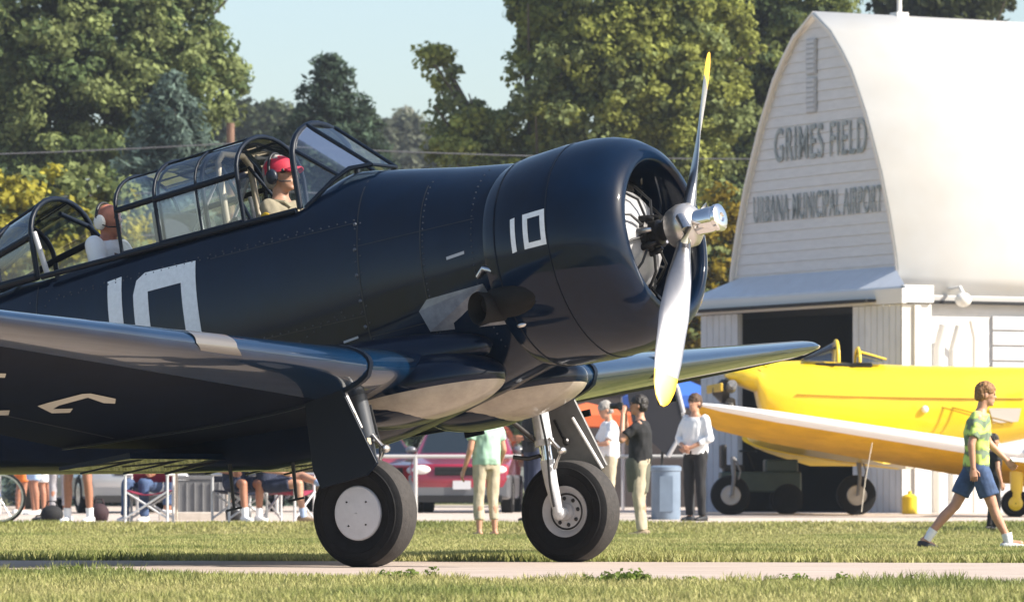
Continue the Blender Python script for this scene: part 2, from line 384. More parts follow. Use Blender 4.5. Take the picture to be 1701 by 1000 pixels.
# cowling: outside, rolled lip, dark inside
cp = [(-1.12, .655), (-1.08, .672), (-.95, .692), (-.7, .705), (-.5, .70), (-.38, .68), (-.28, .645), (-.2, .59), (-.165, .54), (-.155, .50), (-.162, .487), (-.19, .475), (-.28, .478), (-.6, .53), (-.9, .56)]
m = MB(); m.lathe(cp, (0, 0, -.02), 'X', 72); CW = m.obj('engine_cowling', NAVY, PL, smooth=50)
m = MB(); m.lathe([(-.88, .57), (-.885, .02)], (0, 0, -.02), 'X', 32); m.obj('firewall_plate', DARKM, PL)
for xx, rr in ((-.62, .7045), (-1.02, .683)):
    m = MB(); m.lathe([(xx-.004, rr), (xx-.004, rr+.003), (xx+.004, rr+.003), (xx+.004, rr)], (0, 0, -.02), 'X', 72); m.obj('panel_seam', NAVYD, CW, smooth=60)
# engine
EN = MB(); EN.lathe([(-.66, .34), (-.50, .345), (-.44, .335), (-.37, .30), (-.32, .24), (-.295, .17), (-.285, .09)], (0, 0, 0), 'X', 40, cap=True)
EN = EN.obj('crankcase', GREYM, PL, smooth=45)
m = MB()
for k in range(22):
    a = 2*math.pi*k/22; m.ell((-.44, .338*math.cos(a), .338*math.sin(a)), (.022, .016, .016), 6, 4)
m.obj('stud_ring', DARKM, EN, kind='stuff')
m = MB(); m.lathe([(-.30, .11), (-.25, .11), (-.24, .085), (-.19, .08), (-.18, .06), (-.08, .055)], (0, 0, 0), 'X', 28); m.obj('nose_case', DARKM, EN, smooth=40)
for k in range(7):
    a = 2*math.pi*k/7+.3; m = MB(); m.tube([(-.31, .12*math.cos(a), .12*math.sin(a)), (-.23, .11*math.cos(a), .11*math.sin(a)), (-.20, .10*math.cos(a), .10*math.sin(a))], [.024, .022, .012], 10); m.obj('accessory', DARKM if k % 3 else SILVER, EN, smooth=40)
for k in range(9):
    a = 2*math.pi*(k+.75)/9; m = MB(); m.tube([(-.26, .12*math.cos(a), .12*math.sin(a)), (-.27, .24*math.cos(a), .24*math.sin(a)), (-.36, .34*math.cos(a+.1), .34*math.sin(a+.1)), (-.46, .43*math.cos(a+.2), .43*math.sin(a+.2))], .009, 6); m.obj('ignition_lead', BLACK, EN, smooth=60)
for k in range(9):
    a = 2*math.pi*(k+.25)/9; c, s = math.cos(a), math.sin(a)
    def E3(r_, tx, xx): return (xx, r_*c-tx*s, r_*s+tx*c)
    m = MB(); rings = []
    for i in range(15):
        r0 = .29+i*.016; rr = .088 if i % 2 else .07
        for q in (0, .009):
            rings.append([E3(r0+q, rr*math.sin(2*math.pi*j/14), -.6+rr*math.cos(2*math.pi*j/14)) for j in range(14)])
    m.loft(rings); cy = m.obj('cylinder', mat('cylinder_fin_grey', (.22, .215, .21), .4, metal=.6, noise=.3, nscale=18), EN, smooth=50)
    m = MB(); m.tube([E3(.27, -.05, -.5), E3(.52, -.07, -.52)], .012, 6); m.tube([E3(.27, .05, -.5), E3(.52, .07, -.52)], .012, 6); m.obj('pushrod_tube', CHROME, cy, smooth=50)
    m = MB(); m.tube([E3(.30, .0, -.43), E3(.40, .03, -.40), E3(.50, .02, -.5)], .009, 6); m.obj('ignition_lead', BLACK, cy, smooth=50)
# propeller
m = MB(); m.lathe([(-.12, .07), (-.10, .12), (-.03, .145), (.04, .14), (.07, .11), (.09, .07)], (0, 0, 0), 'X', 30)
PR = m.obj('propeller_hub', mat('hub_barrel_metal', (.66, .62, .58), .3, metal=.8), PL, smooth=45)
m = MB(); m.lathe([(.08, .06), (.09, .082), (.2, .082), (.215, .07), (.225, .088), (.25, .088), (.262, .07), (.262, .03), (.25, .02)], (0, 0, 0), 'X', 28, cap=True)
m.obj('pitch_dome', CHROME, PR, smooth=40)
m = MB(); m.tube([(.03, -.12, .04), (.10, -.19, -.05), (.06, -.15, -.12)], .035, 8); m.obj('counterweight', SILVER, PR, smooth=45)
m = MB(); m.tube([(.03, .12, -.04), (.10, .19, .05), (.06, .15, .12)], .035, 8); m.obj('counterweight', SILVER, PR, smooth=45)
PHI = R(31)
for sgn in (0, 1):
    a = PHI+sgn*math.pi; ur = Vector((0, math.sin(a), math.cos(a))); ut = Vector((0, math.cos(a), -math.sin(a))); uf = Vector((1, 0, 0))
    def blade(r0, r1, k):
        rg = []
        for i in range(k+1):
            r_ = r0+(r1-r0)*i/k; u = r_/1.37
            ch = float(np.interp(u, [.08, .15, .3, .5, .75, .9, .97, 1], [.085, .10, .16, .205, .20, .165, .11, .03]))
            th = float(np.interp(u, [.08, .15, .3, .6, 1], [.085, .08, .035, .02, .008]))
            tw = R(float(np.interp(u, [.08, .3, .6, 1], [55, 48, 30, 20])))
            cd = (-ut*math.cos(tw)+uf*math.sin(tw)); nd = ur.cross(cd)
            rg.append([ur*r_+cd*(ch/2)*math.cos(t_)+nd*(th/2)*math.sin(t_) for t_ in [2*math.pi*j/16 for j in range(16)]])
        return rg
    m = MB(); m.loft(blade(.1, 1.13, 26)); B_ = m.obj('propeller_blade', PROPS, PR, smooth=40)
    m = MB(); m.loft(blade(1.13, 1.37, 8)); m.obj('blade_tip', PROPY, B_, smooth=40)

# wings
def foil(c, th, n_=26):            # unit section: list of (along chord 0..1, height)
    up, lo = [], []
    for i in range(n_+1):
        x = (1-math.cos(math.pi*i/n_))/2
        t_ = 5*th*(.2969*math.sqrt(x)-.126*x-.3516*x*x+.2843*x**3-.1036*x**4)
        cm = .022*(2*.4*x-x*x)/.16 if x < .4 else .022/.36*(1-.8+.8*x-x*x)
        up.append((x, cm+t_)); lo.append((x, cm-t_))
    return up[::-1]+lo[1:]
def wing_ring(y, xl, xt, z, th, sg, inc=-1.5):
    ch = xl-xt; rg = []
    for (u, h) in foil(1, th):
        rg.append((xl-u*ch, sg*y, z+h*ch+u*ch*math.tan(R(inc))))
    return rg
NAVY_SHADE = mat('navy_shaded_underside', (.0015, .004, .012), .55, spec=.06, noise=.3, nscale=4)  # darker, duller copy of the wing navy: underside shade put into the colour
def lower_shade(m, n_=26):
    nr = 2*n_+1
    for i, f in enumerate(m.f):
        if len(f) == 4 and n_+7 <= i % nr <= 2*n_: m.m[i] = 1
def wst(y):
    xl = float(np.interp(y, [0, 1.40, 6.0, 6.25, 6.36, 6.41], [-1.62, -1.62, -2.25, -2.36, -2.55, -2.9]))
    xt = float(np.interp(y, [0, 1.40, 6.0, 6.25, 6.36, 6.41], [-4.05, -4.05, -3.72, -3.62, -3.5, -3.2]))
    z = -.60+max(0, y-1.4)*.094; th = float(np.interp(y, [0, 1.4, 6, 6.4], [.155, .155, .10, .05]))
    return xl, xt, z, th
m = MB(); m.loft([wing_ring(abs(y), *wst(abs(y)), 1 if y > 0 else -1) for y in (-1.385, -1.2, -.9, -.4, .4, .9, 1.2, 1.385)]); lower_shade(m)
CS = m.obj('centre_section', [NAVYW, NAVY_SHADE], PL, smooth=40)
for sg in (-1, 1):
    m = MB(); m.loft([wing_ring(y, *wst(y), sg) for y in [1.40+i*.23 for i in range(20)]+[5.9, 6.0, 6.15, 6.25, 6.31, 6.36, 6.39, 6.41]]); lower_shade(m)
    WG = m.obj('wing', [NAVYW, NAVY_SHADE], PL, smooth=40)
    m = MB()
    rg = [[(p[0]+.012*(1 if p[0] > wst(1.4)[0]-.3 else 0), p[1], p[2]+(.012 if p[2] > -.66 else -.012)) for p in wing_ring(y, *wst(1.4), sg)] for y in (1.385, 1.425)]
    m.loft(rg); m.obj('joint_cover', NAVYD, WG, smooth=40)
    # landing light lens wrapped round the leading edge
    def band(y0, y1, u1, off, xo=.006):
        rg = []
        for y in (y0, (y0+y1)/2, y1):
            xl, xt, z, th = wst(y); ch = xl-xt; pts = []
            for i in range(-9, 12):
                u = (abs(i)/9)**2*u1; t_ = 5*th*(.2969*math.sqrt(u)-.126*u-.3516*u*u); cm = .022*(2*.4*u-u*u)/.16
                s_ = 1 if i < 0 else -1
                pts.append((xl-u*ch+xo, sg*(y+off*max(i, 0)/9), z+(cm+s_*(t_+.004))*ch+u*ch*math.tan(R(-1.5))))
            rg.append(pts)
        return rg
    m = MB(); m.loft(band(2.62, 2.98, .035, -.12 if sg < 0 else 0), False, closed=False)
    m.obj('landing_light', mat('light_lens', (.11, .10, .09), .3, metal=.2, coat=1), WG, smooth=50)
    # split line of aileron and flap as slim raised strips below
    for (a, b_, f0) in ((1.5, 3.8, .80), (3.85, 6.0, .76)):
        m = MB()
        for yy0, yy1 in [(a+(b_-a)*i/10, a+(b_-a)*(i+1)/10) for i in range(10)]:
            q = []
            for yy in (yy0, yy1):
                for ff in (f0, f0+.008):
                    xl, xt, z, th = wst(yy); ch = xl-xt; t_ = 5*th*(.2969*math.sqrt(ff)-.126*ff-.3516*ff*ff+.2843*ff**3-.1036*ff**4); cm = .022/.36*(.2+.8*ff-ff*ff)
                    q.append((xl-ff*ch, sg*yy, z+(cm-t_)*ch-.003+ff*ch*math.tan(R(-1.5))))
            m.add(q, [(0, 1, 3, 2)])
        m.obj('hinge_line', BLACK, WG)
    if sg < 0: SW = WG
    for yy in (3.0, 4.4, 5.6):
        m = MB(); m.box((wst(yy)[1]+.35, sg*yy, wst(yy)[2]-.16), (.16, .02, .05)); m.obj('hinge_bracket', NAVYD, WG)
# bent white outline marking under the starboard wing, traced on the lower skin
def under(px, py):
    o_ = BM.inverted() @ Vector((0, 0, H)); dr = (BM.inverted().to_3x3() @ Vector(((px-CX)/F, 1, (HY-py)/F)))
    best = None
    for i in range(4000):
        t_ = 26+i*.0025; p = o_+dr*t_
        if -6.3 < p.y < -1.4:
            xl, xt, z, th = wst(-p.y); ff = (xl-p.x)/(xl-xt)
            if 0 < ff < 1:
                h = 5*th*(.2969*math.sqrt(ff)-.126*ff-.3516*ff*ff+.2843*ff**3-.1036*ff**4); cm = .022*(.8*ff-ff*ff)/.16 if ff < .4 else .022/.36*(.2+.8*ff-ff*ff)
                zz = z+(cm-h)*(xl-xt)+ff*(xl-xt)*math.tan(R(-1.5))
                if best is None or abs(p.z-zz) < best[0]: best = (abs(p.z-zz), Vector((p.x, p.y, zz-.005)))
    return best[1]
for (poly) in ([(62, 673), (78, 668), (136, 653), (150, 652), (192, 661), (191, 669), (172, 668), (146, 659), (98, 672), (88, 678), (121, 677), (116, 684), (86, 685)],):
    pts = [under(*p) for p in poly]
    m = MB()
    idx = [(0, 1, 8, 9), (1, 2, 7, 8), (2, 3, 6, 7), (3, 4, 5, 6), (0, 9, 11, 12), (9, 10, 11)]
    m.add(pts, idx); m.obj('outline_marking', mat('dull_white_marking', (.5, .48, .42), .6), SW)
for poly in ([(-20, 618), (10, 619), (8, 626), (-20, 625)], [(-20, 681), (16, 680), (14, 688), (-20, 689)]):
    m = MB(); m.add([under(*p) for p in poly], [(0, 1, 2, 3)]); m.obj('outline_marking', MATS['dull_white_marking'], SW)

# wheel-well lobes in front of the centre section, fillets
for s in (-1, 1):
    m = MB(); m.ell((-1.82, s*.52, -.70), (.60, .42, .205), 40, 26); m.m = [1 if sum(m.v[i][2] for i in f)/len(f) < -.745 and sum(m.v[i][0] for i in f)/len(f) > -2.2 else 0 for f in m.f]; m.obj('wheel_well_lobe', [NAVY, mat('cream_underside', (.36, .31, .25), .45, noise=.2, nscale=7, coat=.4)], CS, smooth=60)  # lower front faces of the lobe cream, the rest navy
    m = MB(); m.ell((-1.98, s*.52, -.80), (.40, .34, .12), 28, 14); m.obj('wheel_well_lobe', NAVY, CS, smooth=60)
    m = MB(); m.ell((-2.6, s*.5, -.52), (1.35, .22, .22), 28, 14); m.obj('wing_fillet', NAVY, CS, smooth=60)
# flap under the centre, slightly lowered
m = MB(); m.loft([[(-3.55, y, -.83), (-4.12, y, -.80), (-4.12, y, -.775), (-3.55, y, -.79)] for y in (-1.38, 1.38)]); m.obj('flap', NAVY, CS, smooth=30)
for i in range(6):
    m = MB(); m.box((-3.83, -1.2+i*.48, -.825), (.5, .02, .012)); m.obj('flap_rib', NAVY, CS)
# antenna masts on the belly
for (x, y, z, h) in ((-3.55, -.25, -.86, .30), (-3.15, -.1, -.90, .27)):
    m = MB(); m.tube([(x, y, z), (x-.02, y, z-h)], [.014, .010], 6); m.box((x-.02, y, z-h), (.12, .012, .014)); m.obj('antenna_mast', BLACK, FU)

# landing gear
def wheel(s):
    c = (-1.91, s*1.28, -1.492)
    m = MB(); r_ = .345; wd = .118
    pr = [(-.075, .17), (-.085, .2), (-.112, .235), (-wd, .275), (-.105, .315), (-.085, .334)]
    tr = [(-.085, .334), (-.06, .343), (-.03, r_), (0, r_), (.03, r_), (.06, .343), (.085, .334)]
    m.lathe(pr, c, 'Y', 56); m.lathe([(-a, b_) for a, b_ in pr], c, 'Y', 56); m.lathe(tr, c, 'Y', 56, mi=1)
    m.lathe([(-.113, .245), (-.1185, .25), (-.113, .255)], c, 'Y', 56); m.lathe([(-.112, .292), (-.117, .296), (-.108, .302)], c, 'Y', 56); m.lathe([(.113, .245), (.1185, .25), (.113, .255)], c, 'Y', 56)
    wh = m.obj('wheel', [TYRE, TREAD], PL, smooth=35)
    m = MB(); m.lathe([(-.07, .175), (-.082, .172), (-.07, .15), (-.05, .13), (-.05, .06), (-.075, .055), (-.08, .01)], c, 'Y', 40); m.lathe([(.07, .175), (.082, .172), (.07, .15), (.05, .13), (.05, .06), (.075, .055), (.08, .01)], c, 'Y', 40)
    m.obj('rim', HUBG, wh, smooth=35)
    if s < 0:
        m = MB(); m.lathe([(-.086, .172), (-.094, .165), (-.102, .08), (-.104, .004)], c, 'Y', 44); hc = m.obj('hub_cap', mat('cover_grey', (.50, .50, .53), .38, noise=.05, nscale=20), wh, smooth=35)
        for a in (.6, 2.2, 3.9, 5.3):
            m = MB(); m.ell((c[0]+.10*math.cos(a), c[1]-.102, c[2]+.10*math.sin(a)), (.008, .005, .006), 8, 4); m.obj('fastener', DARKM, hc)
    else:
        for k in range(8):
            a = k*math.pi/4; m = MB(); m.ell((c[0]+.09*math.cos(a), c[1]-.055, c[2]+.09*math.sin(a)), (.014, .012, .014), 8, 5); m.obj('bolt', DARKM, wh, smooth=50)
        m = MB(); m.lathe([(-.052, .125), (-.056, .12), (-.052, .112)], c, 'Y', 36); m.obj('brake_disc', DARKM, wh, smooth=40)
wheel(-1); wheel(1)
for s in (-1, 1):
    iy = s*1.10
    m = MB(); m.tube([(-1.93, iy+s*.02, -.70), (-1.92, iy, -1.02)], .058, 18); m.tube([(-1.92, iy, -1.0), (-1.92, iy, -1.04)], .066, 18)
    LW = LEGW if s > 0 else mat('shaded_leg_grey', (.06, .065, .075), .4)  # near leg in a darker copy of the grey, its shade put into the colour
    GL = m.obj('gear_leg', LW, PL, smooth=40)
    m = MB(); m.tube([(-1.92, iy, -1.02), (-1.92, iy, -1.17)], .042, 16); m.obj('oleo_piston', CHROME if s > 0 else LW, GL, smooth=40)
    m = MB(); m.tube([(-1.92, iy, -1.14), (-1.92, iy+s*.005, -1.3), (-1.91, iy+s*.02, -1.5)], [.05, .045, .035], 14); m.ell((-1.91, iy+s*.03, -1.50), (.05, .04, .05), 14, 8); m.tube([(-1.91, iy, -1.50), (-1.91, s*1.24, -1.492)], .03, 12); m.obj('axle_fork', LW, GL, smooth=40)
    m = MB(); m.tube([(-1.88, iy, -1.0), (-1.80, iy, -1.10), (-1.87, iy, -1.20)], .016, 8); m.tube([(-1.86, iy-.03, -1.0), (-1.79, iy-.03, -1.10), (-1.86, iy-.03, -1.2)], .012, 8); m.ell((-1.79, iy-.01, -1.10), (.028, .04, .028), 10, 6); m.obj('torque_link', SILVER, GL, smooth=50)
    m = MB(); m.tube([(-1.96, iy, -1.02), (-2.06, iy-s*.25, -.80)], .018, 8); m.tube([(-1.97, iy, -1.1), (-2.03, iy-s*.06, -1.11), (-2.12, iy-s*.1, -1.08)], .014, 8); m.obj('side_brace', DARKM, GL, smooth=50)
    m = MB(); m.tube([(-1.89, iy-s*.05, -.8), (-1.87, iy-s*.06, -1.05), (-1.90, iy-s*.05, -1.3), (-1.91, iy-s*.03, -1.46)], .008, 6); m.obj('brake_line', BLACK, GL, smooth=50)
    fy = s*1.435
    m = MB(); m.prism([(-2.12, -.70), (-1.84, -.70), (-1.66, -1.22), (-1.75, -1.28), (-2.10, -1.30), (-2.14, -1.18)], 'Y', fy-.012, fy+.012)
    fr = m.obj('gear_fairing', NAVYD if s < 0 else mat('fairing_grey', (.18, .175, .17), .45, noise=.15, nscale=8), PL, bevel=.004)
    if s > 0:
        m = MB(); m.tube([(-1.855, fy-.02, -.86), (-1.69, fy-.02, -1.24)], .012, 8); m.obj('stiffener', mat('pale_stiffener', (.7, .68, .66), .4), fr)
        m = MB(); m.tube([(-2.0, fy-.02, -.85), (-1.93, fy-.05, -1.0)], .01, 6); m.ell((-1.92, fy-.05, -1.01), (.025, .02, .03), 8, 6); m.obj('latch', DARKM, fr)
    else:
        m = MB(); m.tube([(-1.88, fy+.05, -.70), (-1.79, fy+.05, -.98)], .028, 10); m.obj('strut_brace', mat('pale_brace', (.5, .5, .5), .4), fr, smooth=50)
        m = MB(); m.box((-1.735, fy+.02, -1.07), (.05, .04, .04)); m.obj('latch', mat('brass', (.5, .42, .3), .4, metal=.4), fr)
        m = MB(); m.box((-1.80, fy+.02, -.9), (.03, .03, .05)); m.obj('latch', MATS['brass'], fr)

# exhaust with soot-dark bell and steel shield behind it
m = MB(); m.prism([(-1.18, -.15), (-1.62, -.16), (-1.70, -.22), (-1.66, -.36), (-1.12, -.42)], 'Y', 0, .01)
m.v = [fside(x, z, .012 if y == 0 else .004) for (x, y, z) in m.v]; m.obj('heat_shield', HEATS, FU)
m = MB(); m.lathe([(0, .085), (-.22, .10), (-.26, .108), (-.275, .103), (-.26, .09), (-.1, .075), (-.09, .01)], (0, 0, 0), 'X', 28)
ex = m.obj('exhaust_pipe', SOOT, PL, smooth=45); ex.location = (-1.085, -.465, -.31); ex.rotation_euler = (0, R(0), R(66))
m = MB(); m.ell((-1.0, -.575, -.28), (.24, .115, .115), 20, 10); m.obj('exhaust_shroud', SOOT, PL, smooth=60)
m = MB(); m.tube([fside(-1.2, -.10, .01), fside(-1.14, -.06, .03), fside(-1.06, -.10, .02)], .018, 8); m.obj('pipe_clamp', SILVER, FU, smooth=50)
m = MB(); m.ell((-.93, -.655, -.47), (.035, .02, .015), 10, 6); m.obj('drain_fitting', SILVER, FU, smooth=50)

# numbers
def stroke(poly, surf, name='number', mtl=WHITEP, parent=None, k=8):
    m = MB()
    for q in poly:                    # each quad subdivided so that it hugs the skin
        for i in range(k):
            for j in range(k):
                def P(u, v):
                    a = [q[0][t_]*(1-u)*(1-v)+q[1][t_]*u*(1-v)+q[2][t_]*u*v+q[3][t_]*(1-u)*v for t_ in (0, 1)]
                    return surf(*a)
                m.add([P(i/k, j/k), P((i+1)/k, j/k), P((i+1)/k, (j+1)/k), P(i/k, (j+1)/k)], [(0, 1, 2, 3)])
    return m.obj(name, mtl, parent or FU, smooth=60)
stroke([[(-4.17, .50), (-4.05, .51), (-4.04, -.25), (-4.16, -.25)]], fside)
zT, zB, xL, xR, tk = .485, -.28, -3.95, -3.42, .125
stroke([[(xL+.03, zT-.03), (xL+.10, zT+.01), (xL+.13, zT-tk), (xL+.0, zT-tk)], [(xL+.10, zT+.01), (xR, zT), (xR, zT-tk), (xL+.13, zT-tk)],
        [(xL, zT-tk), (xL+tk, zT-tk), (xL+tk, zB+tk), (xL, zB+tk)], [(xR-tk, zT-tk), (xR, zT-tk), (xR+.01, zB+tk), (xR-tk+.01, zB+tk)], [(xL, zB+tk), (xR, zB+tk), (xR, zB), (xL, zB)]], fside)
def cside(x, z):
    r_ = float(np.interp(-x, [-p[0] for p in cp[8:0:-1]], [p[1] for p in cp[8:0:-1]]))+.004
    return (x, -math.sqrt(max(r_*r_-(z+.02)**2, 0)), z)
tk = .032
stroke([[(-.885, .20), (-.85, .205), (-.85, -.015), (-.885, -.02)]], cside, parent=CW)
stroke([[(-.79, .21), (-.625, .215), (-.625, .18), (-.79, .175)], [(-.79, .02), (-.625, .02), (-.625, -.015), (-.79, -.015)],
        [(-.79, .176), (-.753, .176), (-.753, .018), (-.79, .018)], [(-.66, .181), (-.625, .181), (-.625, .018), (-.66, .018)]], cside, parent=CW)
for (x0, x1, z0, z1) in ((-1.42, -1.28, .055, .075), (-2.33, -2.21, -.30, -.285)):
    m_ = stroke([[(x0, z0), (x1, z0+.01), (x1, z1+.01), (x0, z1)]], fside, 'stencil_line', mat('stencil_grey', (.4, .41, .44), .6), k=2)
# fasteners: rows of small domes along the skin joints
m = MB()
def dome(p): m.ell(p, (.007, .005, .007), 6, 3)
for z in [.42-.11*i for i in range(9)]: dome(fside(-2.14, z, .001)); dome(fside(-2.10, z+.03, .001))
for i in range(22): dome(fside(-2.5-.1*i, .50, .001))
for i in range(14): dome(fside(-2.3-.06*i, -.10-.02*i, .001))
for i in range(10): dome(fside(-4.72, .55-.1*i, .001)); dome(fside(-4.86, .5-.1*i, .001))
for i in range(30):
    z = .62-.04*i; dome(fside(-1.60, z, .001)); dome(fside(-1.22, z, .001))
for i in range(40): dome(fside(-2.15-.065*i, -.14, .001)); dome(fside(-2.15-.065*i, .48, .001))
m.obj('rivets', mat('rivet_tone', (.006, .012, .028), .35), FU, kind='stuff')
for i in range(6):
    z = .45-.17*i; m = MB(); m.ell(fside(-2.14, z, .002), (.014, .008, .014), 8, 4); m.obj('fastener', mat('fastener_grey', (.09, .1, .12), .35, metal=.6), FU, smooth=60)
def seam(x, zs, e=.002):
    m = MB()
    for z0, z1 in zip(zs, zs[1:]): m.add([fside(x-.005, z0, e), fside(x+.005, z0, e), fside(x+.005, z1, e), fside(x-.005, z1, e)], [(0, 1, 2, 3)])
    m.obj('panel_seam', BLACK, FU, smooth=60)
def lseam(x0, x1, z0, z1, k=16):
    m = MB()
    for i in range(k):
        a, b_ = i/k, (i+1)/k; P = lambda u, dz: fside(x0+(x1-x0)*u, z0+(z1-z0)*u+dz, .002)
        m.add([P(a, -.003), P(b_, -.003), P(b_, .003), P(a, .003)], [(0, 1, 2, 3)])
    m.obj('panel_seam', BLACK, FU, smooth=60)
lseam(-1.2, -2.12, .28, .30); lseam(-2.12, -4.8, -.16, -.12); lseam(-2.12, -3.3, .46, .47); lseam(-1.62, -2.12, -.30, -.30); lseam(-4.8, -6.5, .12, .15)
seam(-3.36, [-.16-.06*i for i in range(9)]); seam(-4.1, [-.14-.06*i for i in range(7)])
seam(-1.62, [.6-.06*i for i in range(20)]); seam(-2.12, [.75-.06*i for i in range(24)]); seam(-4.8, [.6-.06*i for i in range(18)])
# tail surfaces beyond the left edge of the photograph
m = MB(); m.loft([[(x, y*t_, z) for (x, y) in ((-7.1+.1*k, 0), (-7.5, .05), (-8.1, .03), (-8.1, -.03), (-7.5, -.05))] for k, (z, t_) in enumerate(((.3, 1), (.9, .8), (1.4, .4)))]); m.obj('fin', NAVY, PL, smooth=50)
m = MB(); m.prism([(-8.13, .0), (-8.13, 1.45), (-8.35, 1.5), (-8.6, 1.2), (-8.65, .2), (-8.45, .0)], 'Y', -.03, .03); m.obj('rudder', NAVY, PL, bevel=.01)
for s in (-1, 1):
    m = MB(); m.prism([(-7.3, s*.08), (-7.5, s*1.75), (-7.7, s*1.95), (-8.0, s*1.9), (-8.0, s*.08)], 'Z', .28, .36); m.obj('stabilizer', NAVY, PL, bevel=.02)
    m = MB(); m.prism([(-8.02, s*.15), (-8.02, s*1.9), (-8.3, s*1.7), (-8.42, s*.2)], 'Z', .29, .35); m.obj('elevator', NAVY, PL, bevel=.02)
m = MB(); m.lathe([(-.05, .1), (-.06, .13), (-.03, .16), (.03, .16), (.06, .13), (.05, .1)], (-7.45, 0, -.62), 'Y', 24, cap=True); tw_ = m.obj('tail_wheel', TYRE, PL, smooth=40)
m = MB(); m.tube([(-7.45, .09, -.62), (-7.35, .05, -.2), (-7.3, 0, .0)], .03, 8); m.obj('tail_strut', LEGW, tw_)

# ---- glazing
def arc(x, zb, zs, zt_, wd, n_=14, wt=None):      # straight side up to zs then half ellipse up to zt
    pts = [(x, -wd, zb), (x, -wd, (zb+zs)/2)]
    for i in range(n_+1):
        a = math.pi-math.pi*i/n_; pts.append((x, wd*math.cos(a), zs+(zt_-zs)*math.sin(a)))
    return pts+[(x, wd, (zb+zs)/2), (x, wd, zb)]
WS = thing_ = MB()
def shell(rings, name, parent, mtl=PLEXI):
    m = MB(); m.loft(rings, False, closed=False); return m.obj(name, mtl, parent, smooth=60)
def hoop(pts, name, parent, r_=.014, mtl=NAVYD):
    m = MB(); m.tube(pts, r_, 8); return m.obj(name, mtl, parent, smooth=50)
# windshield: bow, flat sloping front pane, side quarter panes
bow = arc(-2.60, .66, .98, 1.255, .385)
wsf = hoop(bow, 'windshield', PL, .022)
ft = [(-2.585, -.17, 1.235), (-2.585, .17, 1.235)]; fb = [(-2.15, -.15, .87), (-2.15, .15, .87)]
m = MB(); m.add([ft[0], ft[1], fb[1], fb[0]], [(0, 1, 2, 3)]); m.obj('pane', PLEXI, wsf)
for s in (-1, 1):
    side = [(-2.59, s*.17, 1.237), (-2.59, s*.30, 1.15), (-2.59, s*.375, 1.0), (-2.59, s*.385, .66)]
    low = [(-2.15, s*.15, .87), (-2.27, s*.24, .865), (-2.36, s*.32, .80), (-2.56, s*.385, .655)]
    mid = [(-2.45, s*.165, 1.12), (-2.5, s*.27, 1.05), (-2.52, s*.35, .93), (-2.57, s*.386, .66)]
    m = MB(); m.loft([side, low], False, closed=False); m.obj('pane', PLEXI, wsf, smooth=60)
    hoop([(-2.585, s*.17, 1.235), (-2.15, s*.15, .87)], 'frame_bar', wsf, .013)
    hoop([(-2.59, s*.36, 1.05), (-2.33, s*.29, .83)], 'frame_bar', wsf, .014)
    hoop(low, 'frame_bar', wsf, .016)
hoop(fb, 'frame_bar', wsf, .012)
# sliding canopy sections stacked over the middle, pushed back
for (xf, xr, wd, zt_, nm) in ((-3.04, -3.72, .40, 1.265, 'sliding_canopy'), (-3.34, -4.06, .375, 1.235, 'sliding_canopy')):
    cn = hoop(arc(xf, .66, .99, zt_, wd), nm, PL, .016)
    shell([arc(xf-.01, .66, .99, zt_-.004, wd-.003), arc(xr+.01, .66, .97, zt_-.016, wd-.003)], 'pane', cn)
    hoop(arc(xr, .66, .97, zt_-.012, wd), 'hoop', cn, .013)
    hoop(arc((xf+xr)/2, .66, .98, zt_-.006, wd), 'hoop', cn, .009)
    for s in (-1, 1):
        hoop([(xf, s*wd, .99), (xr, s*wd, .965)], 'frame_bar', cn, .021)
        hoop([(xf, s*wd, .665), (xr, s*wd, .665)], 'frame_bar', cn, .022)
        hoop([(xf, s*wd*.45, zt_-.02), (xr, s*wd*.45, zt_-.045)], 'frame_bar', cn, .007)
# roll-over structure with pale posts
rs = hoop([(-3.30, -.20, .62), (-3.31, -.19, 1.14), (-3.31, -.12, 1.2), (-3.31, .12, 1.2), (-3.31, .19, 1.14), (-3.30, .20, .62)], 'rollover_frame', PL, .022, TAN)
for s in (-1, 1):
    hoop([(-3.05, s*.28, .66), (-3.31, s*.17, 1.13)], 'brace', rs, .013, NAVYD)
    hoop([(-3.62, s*.2, .66), (-3.33, s*.18, 1.05)], 'brace', rs, .012, mat('pale_tube', (.35, .35, .36), .4))
for s in (-1, 1):
    hoop([(-3.42, s*.33, .66), (-3.44, s*.33, .96)], 'brace', rs, .014, MATS['pale_tube'])
# rear canopy
rc = hoop(arc(-4.78, .66, .95, 1.225, .37), 'rear_canopy', PL, .020)
r1, r2 = arc(-5.12, .66, .88, 1.12, .34), arc(-5.75, .60, .66, .78, .22)
shell([arc(-4.79, .66, .95, 1.22, .367), r1, arc(-5.4, .63, .80, .955, .30), r2], 'pane', rc)
hoop(r1, 'hoop', rc, .018); hoop(r2, 'hoop', rc, .018)
for s in (-1, 1):
    hoop([(-4.78, s*.37, .67), (-5.12, s*.345, .67), (-5.75, s*.22, .62)], 'frame_bar', rc, .03)
    hoop([(-4.78, s*.37, .95), (-5.12, s*.34, .88), (-5.75, s*.22, .66)], 'frame_bar', rc, .025)
    hoop([(-4.78, s*.13, 1.215), (-5.12, s*.12, 1.115), (-5.75, s*.1, .78)], 'frame_bar', rc, .014)
hoop([(-4.45, .33, .66), (-4.78, .31, 1.05), (-4.78, .0, 1.12)], 'frame_bar', rc, .018)
hoop([(-4.70, -.36, .66), (-4.76, -.36, .97)], 'frame_bar', rc, .02, MATS['pale_tube'])

